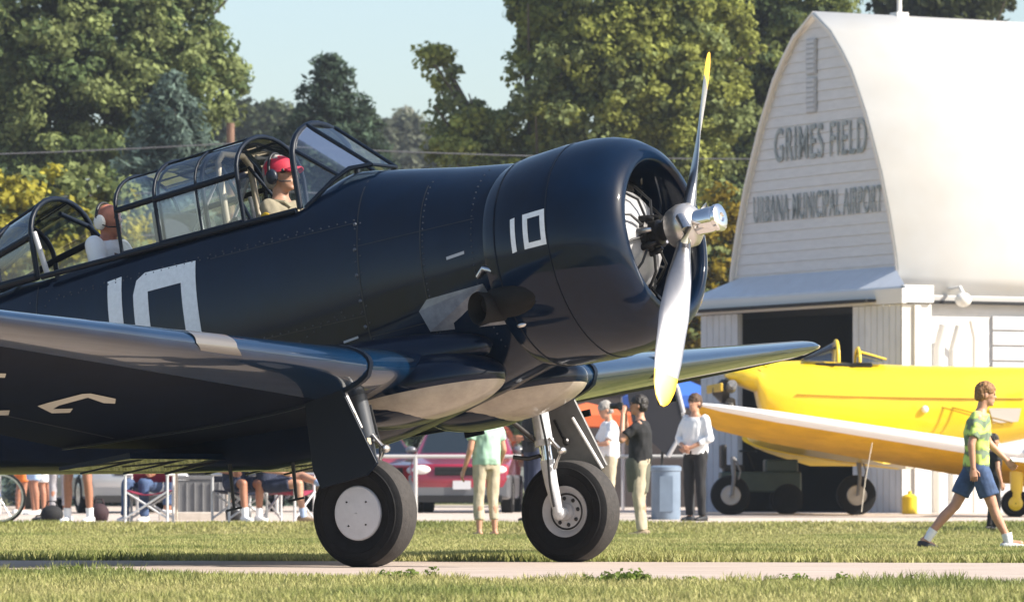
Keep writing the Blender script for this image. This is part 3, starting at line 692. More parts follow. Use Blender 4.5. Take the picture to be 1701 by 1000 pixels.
# ------------------------------------------------------------------ people
V = Vector
def caps(mb, p, q, r1, r2, n=12, flat=False, mi=0):
    p, q = V(p), V(q); d = q-p; Ln = d.length
    if Ln < 1e-6: return
    t = d/Ln; up = V((0, 0, 1)) if abs(t.z) < .9 else V((1, 0, 0)); a = t.cross(up).normalized(); b = t.cross(a)
    st = []
    if flat: st = [(0, r1), (Ln*.5, (r1+r2)/2), (Ln, r2)]
    else:
        for i in range(4): th = math.pi/2*(1-i/4); st.append((-r1*math.sin(th), max(r1*math.cos(th), r1*.05)))
        st += [(0, r1), (Ln*.5, (r1+r2)/2), (Ln, r2)]
        for i in range(1, 5): th = math.pi/2*i/4; st.append((Ln+r2*math.sin(th), max(r2*math.cos(th), r2*.05)))
    mb.loft([[p+t*h+r*(math.cos(2*math.pi*k/n)*a+math.sin(2*math.pi*k/n)*b) for k in range(n)] for h, r in st], True, mi)
def torso(mb, J, k, e, a=0, b=99):
    P_, C_, N_ = V(J['pelvis']), V(J['chest']), V(J['neck'])
    lh = (V(J['hipL'])-V(J['hipR'])).normalized(); ls = (V(J['shoL'])-V(J['shoR'])).normalized()
    sp = (C_-P_).normalized(); sn = (N_-C_).normalized()
    g_ = J.get('girth', 1)
    rows = [(P_-sp*.09*k, .085, .13, lh), (P_-sp*.03*k, .108, .165, lh), (P_+sp*.05*k, .11*g_, .158, lh), (P_.lerp(C_, .45), .104*g_, .140*g_, (lh+ls).normalized()), (P_.lerp(C_, .8), .118, .158, ls), (C_+sn*.03*k, .12, .172, ls),
            (C_.lerp(N_, .6), .10, .168, ls), (N_-sn*.025*k, .07, .10, ls), (N_+sn*.02*k, .055, .06, ls)]
    rows = rows[a:b]; rg = []
    for c, rx, ry, l in rows:
        f = l.cross(sp).normalized(); rg.append([c+f*((rx*k+e)*math.cos(2*math.pi*i/20))+l*((ry*k+e)*math.sin(2*math.pi*i/20)) for i in range(20)])
    mb.loft(rg)
def voxel(mb, name, mtl, parent, vox, smooth_it=3, extra=None, crease=None):
    me = bpy.data.meshes.new(name); bm = bmesh.new()
    for v in mb.v: bm.verts.new(v)
    bm.verts.ensure_lookup_table()
    for f in mb.f:
        try: bm.faces.new([bm.verts[i] for i in f])
        except ValueError: pass
    bmesh.ops.recalc_face_normals(bm, faces=bm.faces[:]); bm.to_mesh(me); bm.free()
    o = bpy.data.objects.new(name, me)
    r = o.modifiers.new('r', 'REMESH'); r.mode = 'VOXEL'; r.voxel_size = vox; r.use_smooth_shade = True
    if smooth_it: s = o.modifiers.new('s', 'SMOOTH'); s.factor = .6; s.iterations = smooth_it
    realize(o, None)
    if crease:
        from mathutils import noise as mn
        am, fq = crease; nl = [v.normal.copy() for v in o.data.vertices]; of = V((len(COL.objects)*.37, 0, 0))
        for v, q in zip(o.data.vertices, nl):
            p = v.co*fq+of; v.co += q*am*(mn.noise(V((p.x, p.y, p.z*.55)))+.6*mn.noise(V((p.x*2.3, p.y*2.3, p.z*1.1))))
    if extra:
        bm = bmesh.new(); bm.from_mesh(o.data); ex = extra.mesh('x', mtl, 60); bm.from_mesh(ex); bm.to_mesh(o.data); bm.free(); bpy.data.meshes.remove(ex)
    o.data.name = name; o.data.materials.clear(); o.data.materials.append(mtl); COL.objects.link(o); o.parent = parent
    return o
def hand(mb, wr, d, side, k, curl=.5, palm_in=None):
    wr = V(wr); d = V(d).normalized(); nrm = V(palm_in or (0, -side, 0)); nrm = (nrm-d*nrm.dot(d)).normalized(); l = d.cross(nrm)*1.0
    if l.x < 0: l = -l                          # thumb side faces forward
    pc = wr+d*.05*k
    mb.loft([[c+l*(a_*k*math.cos(2*math.pi*i/10))+nrm*(b_*k*math.sin(2*math.pi*i/10)) for i in range(10)] for c, a_, b_ in ((wr-d*.01*k, .026, .02), (wr+d*.025*k, .036, .018), (wr+d*.06*k, .042, .016), (wr+d*.088*k, .04, .012))])
    for i, ln in enumerate((.072, .082, .076, .06)):
        b0 = wr+d*.085*k+l*((.03-.02*i)*k); a1 = curl*.8; a2 = curl*1.7
        p1 = b0+(d*math.cos(a1)+nrm*math.sin(a1))*ln*.5*k; p2 = p1+(d*math.cos(a2)+nrm*math.sin(a2))*ln*.5*k
        caps(mb, b0, p1, .0095*k, .0085*k, 6); caps(mb, p1, p2, .0085*k, .007*k, 6)
    t0 = wr+d*.03*k+l*.03*k; t1 = t0+(d*.7+l*.75).normalized()*.035*k; t2 = t1+(d+l*.15+nrm*.3).normalized()*.032*k
    caps(mb, t0, t1, .013*k, .010*k, 6); caps(mb, t1, t2, .010*k, .008*k, 6)
BASE = dict(pelvis=(0, 0, .95), chest=(0, 0, 1.27), neck=(0, 0, 1.47), head=(.02, 0, 1.63), shoL=(0, .185, 1.41), shoR=(0, -.185, 1.41),
            elbL=(-.02, .235, 1.12), elbR=(-.02, -.235, 1.12), wriL=(.05, .24, .87), wriR=(.05, -.24, .87),
            hipL=(0, .09, .92), hipR=(0, -.09, .92), kneL=(.02, .10, .50), kneR=(.02, -.10, .50), ankL=(-.02, .11, .085), ankR=(-.02, -.11, .085))
def person(label, loc, rz, h=1.75, pose=None, skin=SKIN, hair=None, bald=False, shirt=None, sleeve=.55, pants=None, pleg=1.0, shoes=None, socks=None, vox=.013,
           head_yaw=0, head_pitch=0, curl=.5, hem=.0, feet=(0, 0), group=None, M=None, longhair=False, girth=1, bareshoe=False):
    k = h/1.75; J = {a: V(b)*k for a, b in BASE.items()}; J['girth'] = girth
    for a, b in (pose or {}).items(): J[a] = V(b)
    root = thing('person', label, 'person', loc, rz, group)
    if M is not None: root.matrix_world = M
    b = MB(); torso(b, J, k, 0)
    for s in 'LR':
        sg = 1 if s == 'L' else -1
        caps(b, V(J['sho'+s])-V((0, sg*.02*k, 0)), J['elb'+s], .052*k, .041*k); caps(b, J['elb'+s], J['wri'+s], .042*k, .027*k)
        caps(b, J['hip'+s], J['kne'+s], .088*k, .056*k)
        kn, an = V(J['kne'+s]), V(J['ank'+s]); md = kn.lerp(an, .3)+V((-.012*k, 0, 0)); caps(b, kn, md, .054*k, .056*k); caps(b, md, an, .056*k, .034*k)
        fd = Matrix.Rotation(feet[0 if s == 'L' else 1], 3, 'Z') @ V((1, 0, 0)); fd = V(J.get('foot'+s, fd)).normalized()
        caps(b, an-fd*.03*k-V((0, 0, .035*k)), an+fd*.13*k-V((0, 0, .052*k)), .036*k, .028*k)
        J['fd'+s] = fd
    hc = V(J['head']); Rh = Matrix.Rotation(head_yaw, 3, 'Z') @ Matrix.Rotation(head_pitch, 3, 'Y')
    def hp(x, y, z): return hc+Rh @ V((x*k, y*k, z*k))
    caps(b, V(J['neck'])-V((0, 0, .03*k)), hc+Rh @ V((-.02*k, 0, -.06*k)), .056*k, .052*k)
    hr = MB()
    def hell(mb, c, r, n=18, m_=12, zmin=-1):
        rg = []
        for i in range(m_+1):
            t_ = math.pi*(i/m_-.5); z = max(math.sin(t_), zmin); q = max(math.cos(t_), .03)
            rg.append([hp(c[0]+r[0]*q*math.cos(2*math.pi*j/n), c[1]+r[1]*q*math.sin(2*math.pi*j/n), c[2]+r[2]*z) for j in range(n)])
        mb.loft(rg)
    hell(b, (-.008, 0, .025), (.098, .076, .095)); hell(b, (.028, 0, -.055), (.060, .052, .062)); hell(b, (.065, 0, -.095), (.022, .024, .018))
    hell(b, (.045, 0, -.01), (.048, .055, .05))
    rg = [[hp(.084+.001, -.008, .022), hp(.084, .008, .022), hp(.074, .006, .022), hp(.074, -.006, .022)], [hp(.116, -.014, -.022), hp(.116, .014, -.022), hp(.08, .016, -.028), hp(.08, -.016, -.028)]]
    b.loft(rg); hell(b, (.084, 0, -.052), (.012, .024, .007)); hell(b, (.083, 0, -.064), (.011, .02, .006)); hell(b, (.082, 0, .036), (.010, .048, .008))
    for sg in (-1, 1): hell(b, (-.012, sg*.079, -.012), (.019, .010, .031), 10, 8)
    ex = MB()
    for s in 'LR':
        d = (V(J['wri'+s])-V(J['elb'+s])); hand(ex, J['wri'+s], J.get('hd'+s, d), 1 if s == 'L' else -1, k, curl, J.get('palm'+s))
    voxel(b, 'body', skin, root, vox*k, 2, ex)
    for sg in (-1, 1):
        e = MB(); hell(e, (.080, sg*.031, .012), (.011, .013, .008), 8, 6); e.obj('eye', mat('eye_dark', (.03, .02, .015), .3), root, smooth=60)
    if hair and not bald:
        hell(hr, (-.018, 0, .040), (.110, .090, .104), zmin=-.22); hell(hr, (-.052, 0, -.005), (.072, .084, .088), zmin=-.8)
        if longhair: hell(hr, (-.05, 0, -.08), (.06, .085, .13))
        voxel(hr, 'hair', hair, root, .008*k, 1, crease=(.009, 38))
    if pants:
        b = MB(); torso(b, J, k, .012*k, 0, 3)
        for s in 'LR':
            hi, kn, an = V(J['hip'+s]), V(J['kne'+s]), V(J['ank'+s])
            if pleg > .5:
                caps(b, hi, kn, .101*k, .072*k); e_ = kn.lerp(an, (pleg-.5)*2); caps(b, kn, e_, .072*k, (.072-.014*(pleg-.5)*2)*k, flat=True); caps(b, kn, kn.lerp(e_, .3), .072*k, .07*k)
            else:
                e_ = hi.lerp(kn, pleg*2); caps(b, hi, e_, .103*k, .098*k, flat=True, n=16); caps(b, hi, hi.lerp(e_, .3), .1*k, .1*k)
        voxel(b, 'trousers' if pleg > .6 else 'shorts', pants, root, vox*k, 2, crease=(.013, 8))
    if shirt:
        b = MB(); torso(b, J, k, .022*k, 1 if hem >= 0 else 2, 8)
        for s in 'LR':
            sh, el, wr = V(J['sho'+s]), V(J['elb'+s]), V(J['wri'+s]); sg = 1 if s == 'L' else -1
            s0 = sh-V((0, sg*.03*k, 0))
            if sleeve <= 1: caps(b, s0, sh.lerp(el, sleeve), .066*k, .064*k, flat=True, n=16); caps(b, s0, sh.lerp(el, sleeve*.4), .064*k, .062*k)
            else: caps(b, s0, el, .066*k, .054*k); caps(b, el, el.lerp(wr, sleeve-1), .054*k, .042*k, flat=True)
        voxel(b, 'shirt', shirt, root, vox*k, 2, crease=(.014, 9))
    for s in 'LR':
        an, fd = V(J['ank'+s]), J['fd'+s]
        if socks:
            b = MB(); kn = V(J['kne'+s]); caps(b, an-V((0, 0, .02*k)), an.lerp(kn, .25), .042*k, .050*k, flat=True); b.obj('sock', socks, root, smooth=60)
        if shoes:
            b = MB(); up = V((0, 0, 1)); up = (up-fd*up.dot(fd)).normalized(); sd = up.cross(fd); o_ = an-up*.045*k
            rg = []
            for (x, wd, tp) in ((-.085, .012, .03), (-.078, .034, .045), (-.03, .040, .055), (.04, .044, .040), (.11, .047, .022), (.16, .040, .012), (.185, .014, .0)):
                rg.append([o_+fd*x*k+sd*(wd*k*cc)+up*((tp if ss > 0 else -.042)*abs(ss)**.5*k if ss > 0 else -.040*k*abs(ss)**.3) for cc, ss in [(math.cos(2*math.pi*j/14), math.sin(2*math.pi*j/14)) for j in range(14)]])
            b.loft(rg); b.obj('shoe', shoes, root, smooth=60)
    return root, J, hp
H_BR = mat('brown_hair', (.075, .04, .022), .7, noise=.3, nscale=60, bump=.4, bscale=80)
H_RD = mat('ginger_brown_hair', (.23, .115, .045), .7, noise=.3, nscale=60, bump=.4, bscale=80)
H_GY = mat('grey_hair', (.28, .26, .24), .7, noise=.25, nscale=60, bump=.4, bscale=80)
H_DK = mat('dark_hair', (.016, .012, .01), .6, noise=.3, nscale=60)
def cloth(n_, c, nz=.12): return mat(n_, c, .85, noise=nz, nscale=14, bump=.35, bscale=9)
C_WH = cloth('white_cloth', (.74, .74, .76), .04); C_BK = cloth('black_cloth', (.010, .010, .012)); C_KH = cloth('khaki_cloth', (.42, .36, .26)); C_OL = cloth('olive_cloth', (.10, .10, .075))
C_DN = cloth('denim_blue', (.045, .08, .17), .3); C_NV = cloth('navy_cloth', (.012, .018, .045)); C_GN = cloth('pale_green_cloth', (.34, .52, .40)); C_MR = cloth('maroon_canvas', (.20, .012, .04))
C_OR = cloth('orange_cloth', (.75, .20, .04)); C_LB = cloth('light_blue_cloth', (.35, .48, .70)); C_FS = cloth('flight_suit_khaki', (.30, .25, .17))
S_WH = mat('white_shoe', (.7, .7, .7), .6); S_BK = mat('black_shoe', (.012, .012, .014), .5); SOCKW = cloth('white_sock', (.78, .78, .8), .03)
def gz(d): return zt(d)
def at(px, d, z=None): return V(((px-CX)/F*d, d, gz(d) if z is None else z))

# boy's shirt: bright green with grey bands
def stripe_mat():
    m = bpy.data.materials.new('green_striped_cloth'); m.use_nodes = True; n = m.node_tree; p = n.nodes['Principled BSDF']; p.inputs['Roughness'].default_value = .85
    co = n.nodes.new('ShaderNodeTexCoord'); wv = n.nodes.new('ShaderNodeTexWave'); wv.wave_type = 'BANDS'; wv.bands_direction = 'Z'
    wv.inputs['Scale'].default_value = 2.6; wv.inputs['Distortion'].default_value = 6.5; wv.inputs['Detail'].default_value = 3; wv.inputs['Detail Scale'].default_value = 2.5
    r = n.nodes.new('ShaderNodeValToRGB'); e = r.color_ramp.elements; e[0].position = .2; e[0].color = (.15, .20, .13, 1); e[1].position = .5; e[1].color = (.36, .50, .09, 1)
    a = e.new(.8); a.color = (.52, .68, .18, 1)
    n.links.new(co.outputs['Object'], wv.inputs['Vector']); n.links.new(wv.outputs['Fac'], r.inputs[0]); n.links.new(r.outputs[0], p.inputs['Base Color'])
    return m
bd = 42.6
boy, J, hp = person('boy in green striped shirt and denim shorts striding right across the grass', at(1622, bd), 0, 1.44,
    dict(pelvis=(0, 0, .74), chest=(.0, 0, .98), neck=(.035, 0, 1.185), head=(.085, 0, 1.325), shoL=(.03, .135, 1.13), shoR=(-.0, -.14, 1.13),
         elbR=(-.06, -.18, .90), wriR=(-.045, -.185, .70), elbL=(.12, .17, .92), wriL=(.27, .14, .77), hipL=(-.02, .07, .70), hipR=(.02, -.075, .70),
         kneL=(-.175, .07, .385), ankL=(-.425, .06, .105), kneR=(.135, -.07, .375), ankR=(.265, -.07, .095), footL=(1, 0, -.45), footR=(1, 0, .12)),
    skin=SKIN, hair=H_RD, shirt=stripe_mat(), sleeve=.75, pants=C_DN, pleg=.36, shoes=None, socks=None, vox=.010, curl=.7, head_pitch=.12)
b = MB(); caps(b, (.265, -.07, .07), (.25, -.07, .15), .04, .045, flat=True); b.obj('sock', SOCKW, boy, smooth=60)
b = MB(); caps(b, (-.42, .06, .09), (-.36, .06, .18), .036, .04, flat=True); b.obj('sock', SOCKW, boy, smooth=60)
for (a_, fd, mt) in ((V((.265, -.07, .08)), V((1, 0, .12)), S_WH), (V((-.425, .06, .085)), V((1, 0, -.12)), S_BK)):
    b = MB(); fd = fd.normalized(); rg = []
    for (x, wd, tp) in ((-.075, .012, .0), (-.068, .034, .035), (-.02, .040, .05), (.04, .042, .03), (.10, .045, .012), (.145, .036, .0), (.165, .014, -.015)):
        rg.append([a_-V((0, 0, .045))+fd*x+V((0, wd*math.cos(2*math.pi*j/14), (tp if math.sin(2*math.pi*j/14) > 0 else -.035)*abs(math.sin(2*math.pi*j/14))**.4)) for j in range(14)])
    b.loft(rg); b.obj('shoe', mt, boy, smooth=60)
m = MB(); m.box((0, 0, 0), (.19, .10, .012)); pp = m.obj('paper', mat('paper_white', (.8, .8, .8), .7)); pp.location = at(1622, bd)+V((.40, .14, .77)); pp.rotation_euler = (R(15), R(4), R(10)); tag(pp, 'white folded paper in the walking boy\'s forward hand', 'paper')

person('woman in pale green top and beige cropped trousers standing barefoot on grass', at(808, 60), R(115), 1.64,
       dict(wriL=(.08, .26, .80), wriR=(.15, -.24, .86)), shirt=C_GN, sleeve=.6, pants=C_KH, pleg=.84, hair=H_BR, longhair=True, girth=1.15)
# photographer
k1 = 1.68/1.75
person('man in black t-shirt and khaki trousers raising a camera to his face', at(1064, 60), R(172), 1.68,
       dict(elbL=(.20, .24, 1.16), wriL=(.20, .09, 1.48), elbR=(.18, -.25, 1.14), wriR=(.20, -.09, 1.49), head=(.03, 0, 1.575), hdL=(0, -.3, .9), hdR=(0, .3, .9)), skin=SKIN, hair=H_DK, shirt=C_BK, sleeve=.75, pants=C_KH, shoes=mat('tan_shoe', (.3, .23, .15), .7), girth=1.2, curl=1.0)
cm = thing('camera_held', 'black camera held to the face of the man in the black t-shirt', 'camera', at(1064, 60)+V((-.24, 0, 1.57)), R(172))
m = MB(); m.box((0, 0, 0), (.06, .13, .09)); m.obj('camera_body', BLACK, cm, bevel=.008)
m = MB(); m.lathe([(.02, .035), (.12, .037), (.13, .03)], (0, 0, 0), 'X', 20, cap=True); m.obj('lens', BLACK, cm, smooth=40)
# his jacket tied at the waist is olive
m = MB(); m.lathe([(.56, .17), (.70, .195), (.90, .215), (.97, .19)], (0, 0, 0), 'Z', 20)
o = m.obj('olive_jacket', C_OL, smooth=60); o.scale = (.72, .92, 1); o.location = at(1060, 60)+V((0, .015, -.02)); o.rotation_euler = (0, 0, R(172)); tag(o, 'olive jacket wrapped round the waist of the man with the camera', 'jacket')
person('grey-haired man in white short-sleeved shirt beyond the far main wheel', at(1012, 68), R(195), 1.62,
       dict(head=(.06, 0, 1.50), elbL=(.10, .24, 1.05), wriL=(.30, .12, 1.02), elbR=(.10, -.24, 1.05), wriR=(.30, -.12, 1.02)), hair=H_GY, shirt=C_WH, sleeve=.8, pants=C_KH, shoes=S_BK, head_pitch=.35, girth=1.2)
person('woman in white blouse and black trousers, hands folded, by the blue bin', at(1155, 66.2), R(232), 1.68,
       dict(elbL=(.02, .26, 1.10), wriL=(.19, .06, .98), elbR=(.02, -.26, 1.10), wriR=(.19, -.05, .97)), hair=H_BR, shirt=C_WH, sleeve=1.55, pants=C_BK, shoes=S_BK, girth=1.2)
person('person in dark navy clothes standing behind the far landing gear leg', at(885, 66), R(200), 1.74, dict(wriL=(.2, .16, 1.1), elbL=(.02, .26, 1.1)), hair=H_DK, shirt=C_BK, sleeve=1.9, pants=C_NV, shoes=S_BK, girth=1.15, skin=SKINT)
person('bare-legged person in white socks standing under the near wing', at(130, 63.6), R(250), 1.80, dict(kneL=(.02, .14, .52), ankL=(-.02, .155, .088), kneR=(.02, -.14, .52), ankR=(-.02, -.155, .088)), skin=SKINT, hair=H_DK, shirt=C_LB, pants=C_NV, pleg=.36, socks=SOCKW, shoes=S_WH)
# seated onlookers
def seated(label, loc, rz, cross=False, **kw):
    P = dict(pelvis=(0, 0, .50), chest=(-.06, 0, .80), neck=(-.07, 0, 1.0), head=(-.04, 0, 1.16), shoL=(-.06, .18, .94), shoR=(-.06, -.18, .94), elbL=(.02, .25, .68), elbR=(.02, -.25, .68),
             wriL=(.26, .20, .64), wriR=(.26, -.20, .64), hipL=(.02, .09, .48), hipR=(.02, -.09, .48), kneL=(.44, .12, .50), kneR=(.44, -.12, .50), ankL=(.42, .12, .09), ankR=(.50, -.12, .09))
    if cross: P.update(kneL=(.44, .05, .60), ankL=(.74, -.14, .50), footL=(.8, -.3, .5))
    return person(label, loc, rz, 1.74, P, **kw)
seated('seated onlooker in navy shorts and white shoes on the navy folding chair', at(392, 64), R(-60), shirt=C_NV, pants=C_NV, pleg=.4, socks=SOCKW, shoes=S_WH, hair=H_DK, skin=SKINT)
seated('seated onlooker in dark shorts with one leg crossed, next to the near wheel', at(445, 63.8), R(-12), cross=True, shirt=C_NV, pants=C_NV, pleg=.36, socks=mat('blue_sock', (.3, .38, .55), .8), shoes=mat('brown_shoe', (.2, .14, .08), .6), hair=H_BR, skin=SKIN)
seated('seated onlooker in jeans and pale shoes in the maroon folding chair by the table', at(248, 64.5), R(-110), shirt=C_BK, pants=C_DN, shoes=S_WH, hair=H_DK, skin=SKINT)
for (px, d, rz, sh, pn, pl, lb, h_) in ((35, 84, 30, C_OR, C_OR, .42, 'distant onlooker in orange seen below the wing, beyond the bicycle', 1.7), (57, 82, 200, C_WH, C_LB, .4, 'distant onlooker in light blue shorts with bare legs, seen below the wing', 1.72),
                                   (76, 83, 160, C_MR, C_WH, .42, 'distant onlooker in white shorts beside the one in light blue shorts', 1.68), (98, 80, 90, C_WH, cloth('grey_cloth', (.3, .29, .31)), .9, 'distant onlooker in grey trousers left of the bare legs', 1.7),
                                   (280, 83, 20, C_MR, C_DN, .9, 'distant onlooker in jeans behind the maroon chair', 1.7)):
    person(lb, at(px, d), R(rz), h_, shirt=sh, pants=pn, pleg=pl, shoes=S_WH, hair=H_BR, skin=SKINT, vox=.018)
person('small child in dark clothes half hidden behind the striding boy', at(1650, 61.5), R(20), 1.18, shirt=C_BK, pants=C_BK, shoes=S_BK, hair=H_DK, vox=.016)

# pilots sit in the aeroplane's own frame
def pilot(label, x, z, sc_, up=0, **kw):
    M_ = BM @ Matrix.Translation((x, 0, z))
    P = dict(pelvis=(0, 0, .15), chest=(0, 0, .46), neck=(.0, 0, .655+up), head=(.035, 0, .815), shoL=(0, .185, .60+up), shoR=(0, -.185, .60+up), elbL=(.10, .25, .34), elbR=(.10, -.25, .34), wriL=(.32, .15, .28), wriR=(.32, -.12, .28),
             hipL=(.02, .09, .12), hipR=(.02, -.09, .12), kneL=(.42, .13, .22), kneR=(.42, -.13, .22), ankL=(.62, .13, -.1), ankR=(.62, -.13, -.1))
    return person(label, (0, 0, 0), 0, 1.76, P, M=M_, vox=.009, **kw)
p1, J, hp = pilot('pilot in a red cap and dark headset in the front cockpit', -2.99, .165, 1, skin=SKIN, hair=H_GY, shirt=C_FS, sleeve=1.9, pants=C_FS, shoes=S_BK)
RED = mat('red_cap_cloth', (.52, .018, .045), .7, noise=.1, nscale=30)
def headgear(root, hp, dark, cap):
    if cap:
        m = MB(); rg = []
        for i in range(8):
            t_ = i/7*math.pi/2; q = max(math.cos(t_), .03); rg.append([hp(-.012+.112*q*math.cos(2*math.pi*j/24), .094*q*math.sin(2*math.pi*j/24), .045+.092*math.sin(t_)) for j in range(24)])
        m.loft([[hp(-.012+.114*math.cos(2*math.pi*j/24), .095*math.sin(2*math.pi*j/24), .015) for j in range(24)]]+rg); c = m.obj('cap', cap, root, smooth=60)
        m = MB(); up_, dn_ = [], []
        for j in range(13):
            a = -math.pi*.42+math.pi*.84*j/12; x, y = math.cos(a), math.sin(a)
            up_.append([hp(.08*1+.0+.02*x, .08*y, .045-.02*abs(y)), hp(.085+.085*x, .078*y, .028-.03*abs(y))])
        m.loft([[p for p in a_] for a_ in up_], False, closed=False); o = m.obj('visor', cap, c, smooth=60); sd = o.modifiers.new('s', 'SOLIDIFY'); sd.thickness = .006
    for sg in (-1, 1):
        m = MB(); rg = []
        for (y, r_) in ((.078, .034), (.088, .044), (.105, .043), (.116, .034), (.12, .006)): rg.append([hp(-.012+r_*math.cos(2*math.pi*j/18), sg*y, -.008+1.2*r_*math.sin(2*math.pi*j/18)) for j in range(18)])
        m.loft(rg); m.obj('ear_cup', dark, root, smooth=50)
    m = MB(); m.tube([hp(-.02, .108*math.cos(a), .02+(.135 if cap else .112)*math.sin(a)) for a in [math.pi*i/14 for i in range(15)]], .011, 8); m.obj('headband', BLACK, root, smooth=60)
    m = MB(); m.tube([hp(.0, -.11, -.02), hp(.06, -.105, -.055), hp(.10, -.05, -.06)], .005, 6); m.obj('microphone', BLACK, root, smooth=60)
headgear(p1, hp, mat('headset_dark', (.015, .02, .035), .4), RED)
m = MB(); m.tube([(.115, -.07, .58), (.09, -.09, .62), (-.02, -.10, .655), (-.09, -.09, .60)], .014, 6); m.obj('harness_strap', mat('strap_olive', (.35, .3, .2), .8), p1)
m = MB(); m.ell((.02, -.245, .51), (.045, .012, .048), 12, 8); m.obj('shoulder_patch', mat('yellow_patch', (.7, .42, .02), .7), p1)
m = MB(); m.box((.09, 0, .835), (.035, .15, .03)); m.obj('sunglasses', BLACK, p1, bevel=.01)
p2_, J, hp = pilot('bald passenger in white shirt and pale headset in the rear cockpit', -4.42, .165, 1, .045, skin=mat('ruddy_skin', (.42, .16, .10), .5, noise=.15, nscale=25), hair=None, shirt=C_WH, sleeve=1.9, pants=C_KH, shoes=S_BK)
headgear(p2_, hp, mat('headset_white', (.72, .70, .66), .5), None)
m = MB(); m.tube([(.115, -.08, .45), (.11, -.09, .56), (.0, -.10, .655), (-.09, -.09, .60)], .018, 6); m.obj('harness_strap', mat('strap_brown', (.10, .06, .04), .8), p2_)

# ------------------------------------------------------------------ chairs, table, bags, bicycle, fence
ALU = mat('chair_aluminium', (.60, .61, .63), .4, metal=.3)
def chair(label, loc, rz, fab):
    t = thing('folding_chair', label, 'chair', loc, rz, 'folding chairs under the wing')
    for sx in (-.27, .27):
        for sy in (-.24, .24):
            m = MB(); m.tube([(sy, sx, 0), (sy, sx, .62 if sy > 0 else .9)], .018, 8); m.obj('leg', ALU, t, smooth=50)
        m = MB(); m.tube([(-.24, sx, .62), (.26, sx, .62)], .022, 8); m.obj('armrest', ALU, t, smooth=50)
    for x in (-.24, .24):
        for s in (-1, 1): m = MB(); m.tube([(x+.012*s, -.27*s, .06), (x+.012*s, .27*s, .40)], .014, 8); m.obj('cross_brace', ALU, t, smooth=50)
    m = MB(); m.loft([[(-.24, -.26+.52*i/8, .42-.05*math.sin(math.pi*i/8)), (.24, -.26+.52*i/8, .42-.06*math.sin(math.pi*i/8))] for i in range(9)], False, closed=False); o = m.obj('seat', fab, t, smooth=60); o.modifiers.new('s', 'SOLIDIFY').thickness = .012
    m = MB(); m.loft([[(-.25-.04*math.sin(math.pi*i/8), -.27+.54*i/8, .52), (-.25-.05*math.sin(math.pi*i/8), -.27+.54*i/8, .88)] for i in range(9)], False, closed=False); o = m.obj('backrest', fab, t, smooth=60); o.modifiers.new('s', 'SOLIDIFY').thickness = .012
    return t
chair('folding chair with maroon canvas and crossed aluminium braces beside the white table', at(248, 63.9), R(-95), C_MR)
chair('folding chair with navy canvas between the white table and the crossed-leg onlooker', at(398, 64.3), R(-60), C_NV)
chair('folding chair with maroon canvas right beside the near main wheel', at(478, 64.4), R(-25), C_MR)
tb = thing('folding_table', 'white folding table standing behind the chairs', 'table', at(335, 66.5))
m = MB(); m.box((0, 0, .75), (.78, .6, .035)); m.obj('tabletop', mat('table_white', (.72, .71, .70), .5), tb, bevel=.008)
for sx in (-.35, .35):
    for sy in (-.25, .25): m = MB(); m.tube([(sx, sy, 0), (sx, sy, .74)], .016, 8); m.obj('leg', mat('table_leg_tan', (.42, .36, .30), .5), tb)
def bag(label, px, d, w_, h_, mt, nm='bag'):
    t = thing(nm, label, 'bag', at(px, d)); m = MB(); m.ell((0, 0, h_*.45), (w_/2, .14, h_*.5), 16, 8); m.box((0, 0, h_*.35), (w_*.85, .2, h_*.6)); m.obj('bag_body', mt, t, smooth=50, bevel=.03)
    m = MB(); m.tube([(-w_*.25, 0, h_*.85), (-w_*.15, 0, h_*1.15), (w_*.15, 0, h_*1.15), (w_*.25, 0, h_*.85)], .012, 6); m.obj('handle', mt, t); return t
bag('black bag lying on the gravel left of the bare legs with white socks', 86, 64, .30, .24, C_BK); bag('flat black bag beside the bicycle wheel', 66, 64.5, .22, .08, C_BK)
bag('dark bag behind the bare legs, left of the maroon chair', 165, 66, .26, .26, cloth('dark_plum_cloth', (.03, .012, .016)))
bag('dark bag under the navy folding chair', 388, 66, .22, .28, C_BK)
m = MB(); m.box((0, 0, .28), (.72, .5, .56)); m.box((0, 0, .60), (.76, .54, .06))
for i in range(6): m.box((-.3+i*.12, -.26, .28), (.03, .02, .5))
o = m.obj('storage_bin', mat('bin_grey', (.13, .13, .135), .6, noise=.15, nscale=6), bevel=.015); o.location = at(332, 74); tag(o, 'dark grey ribbed storage bin behind the white table', 'bin')
m = MB(); m.box((0, 0, .06), (1.15, .3, .12)); o = m.obj('concrete_block', mat('pale_concrete', (.5, .44, .38), .8, noise=.15, nscale=8), bevel=.012); o.location = at(335, 68); tag(o, 'low pale concrete block on the gravel under the white table', 'block')
# bicycle mostly beyond the left edge
by = thing('bicycle', 'bicycle with black tyres standing at the left edge of the photo', 'bicycle', at(0, 62.9)+V((0, 0, .0)))
for cx in (0, -1.02):
    m = MB(); m.lathe([(-.02, .30), (-.018, .318), (0, .328), (.018, .318), (.02, .30), (0, .295), (-.02, .30)], (cx, 0, .328), 'Y', 40); wh = m.obj('wheel', TYRE, by, smooth=60)
    m = MB(); m.lathe([(-.012, .275), (-.012, .297), (.012, .297), (.012, .275), (-.012, .275)], (cx, 0, .328), 'Y', 40); m.obj('rim', SILVER, wh, smooth=40)
    m = MB()
    for k in range(24): a = 2*math.pi*k/24; m.tube([(cx, .02*(-1)**k, .328), (cx+.28*math.cos(a), 0, .328+.28*math.sin(a))], .0016, 4)
    m.obj('spokes', CHROME, wh)
    m = MB(); m.lathe([(-.04, .02), (.04, .02)], (cx, 0, .328), 'Y', 12, cap=True); m.obj('hub', SILVER, wh)
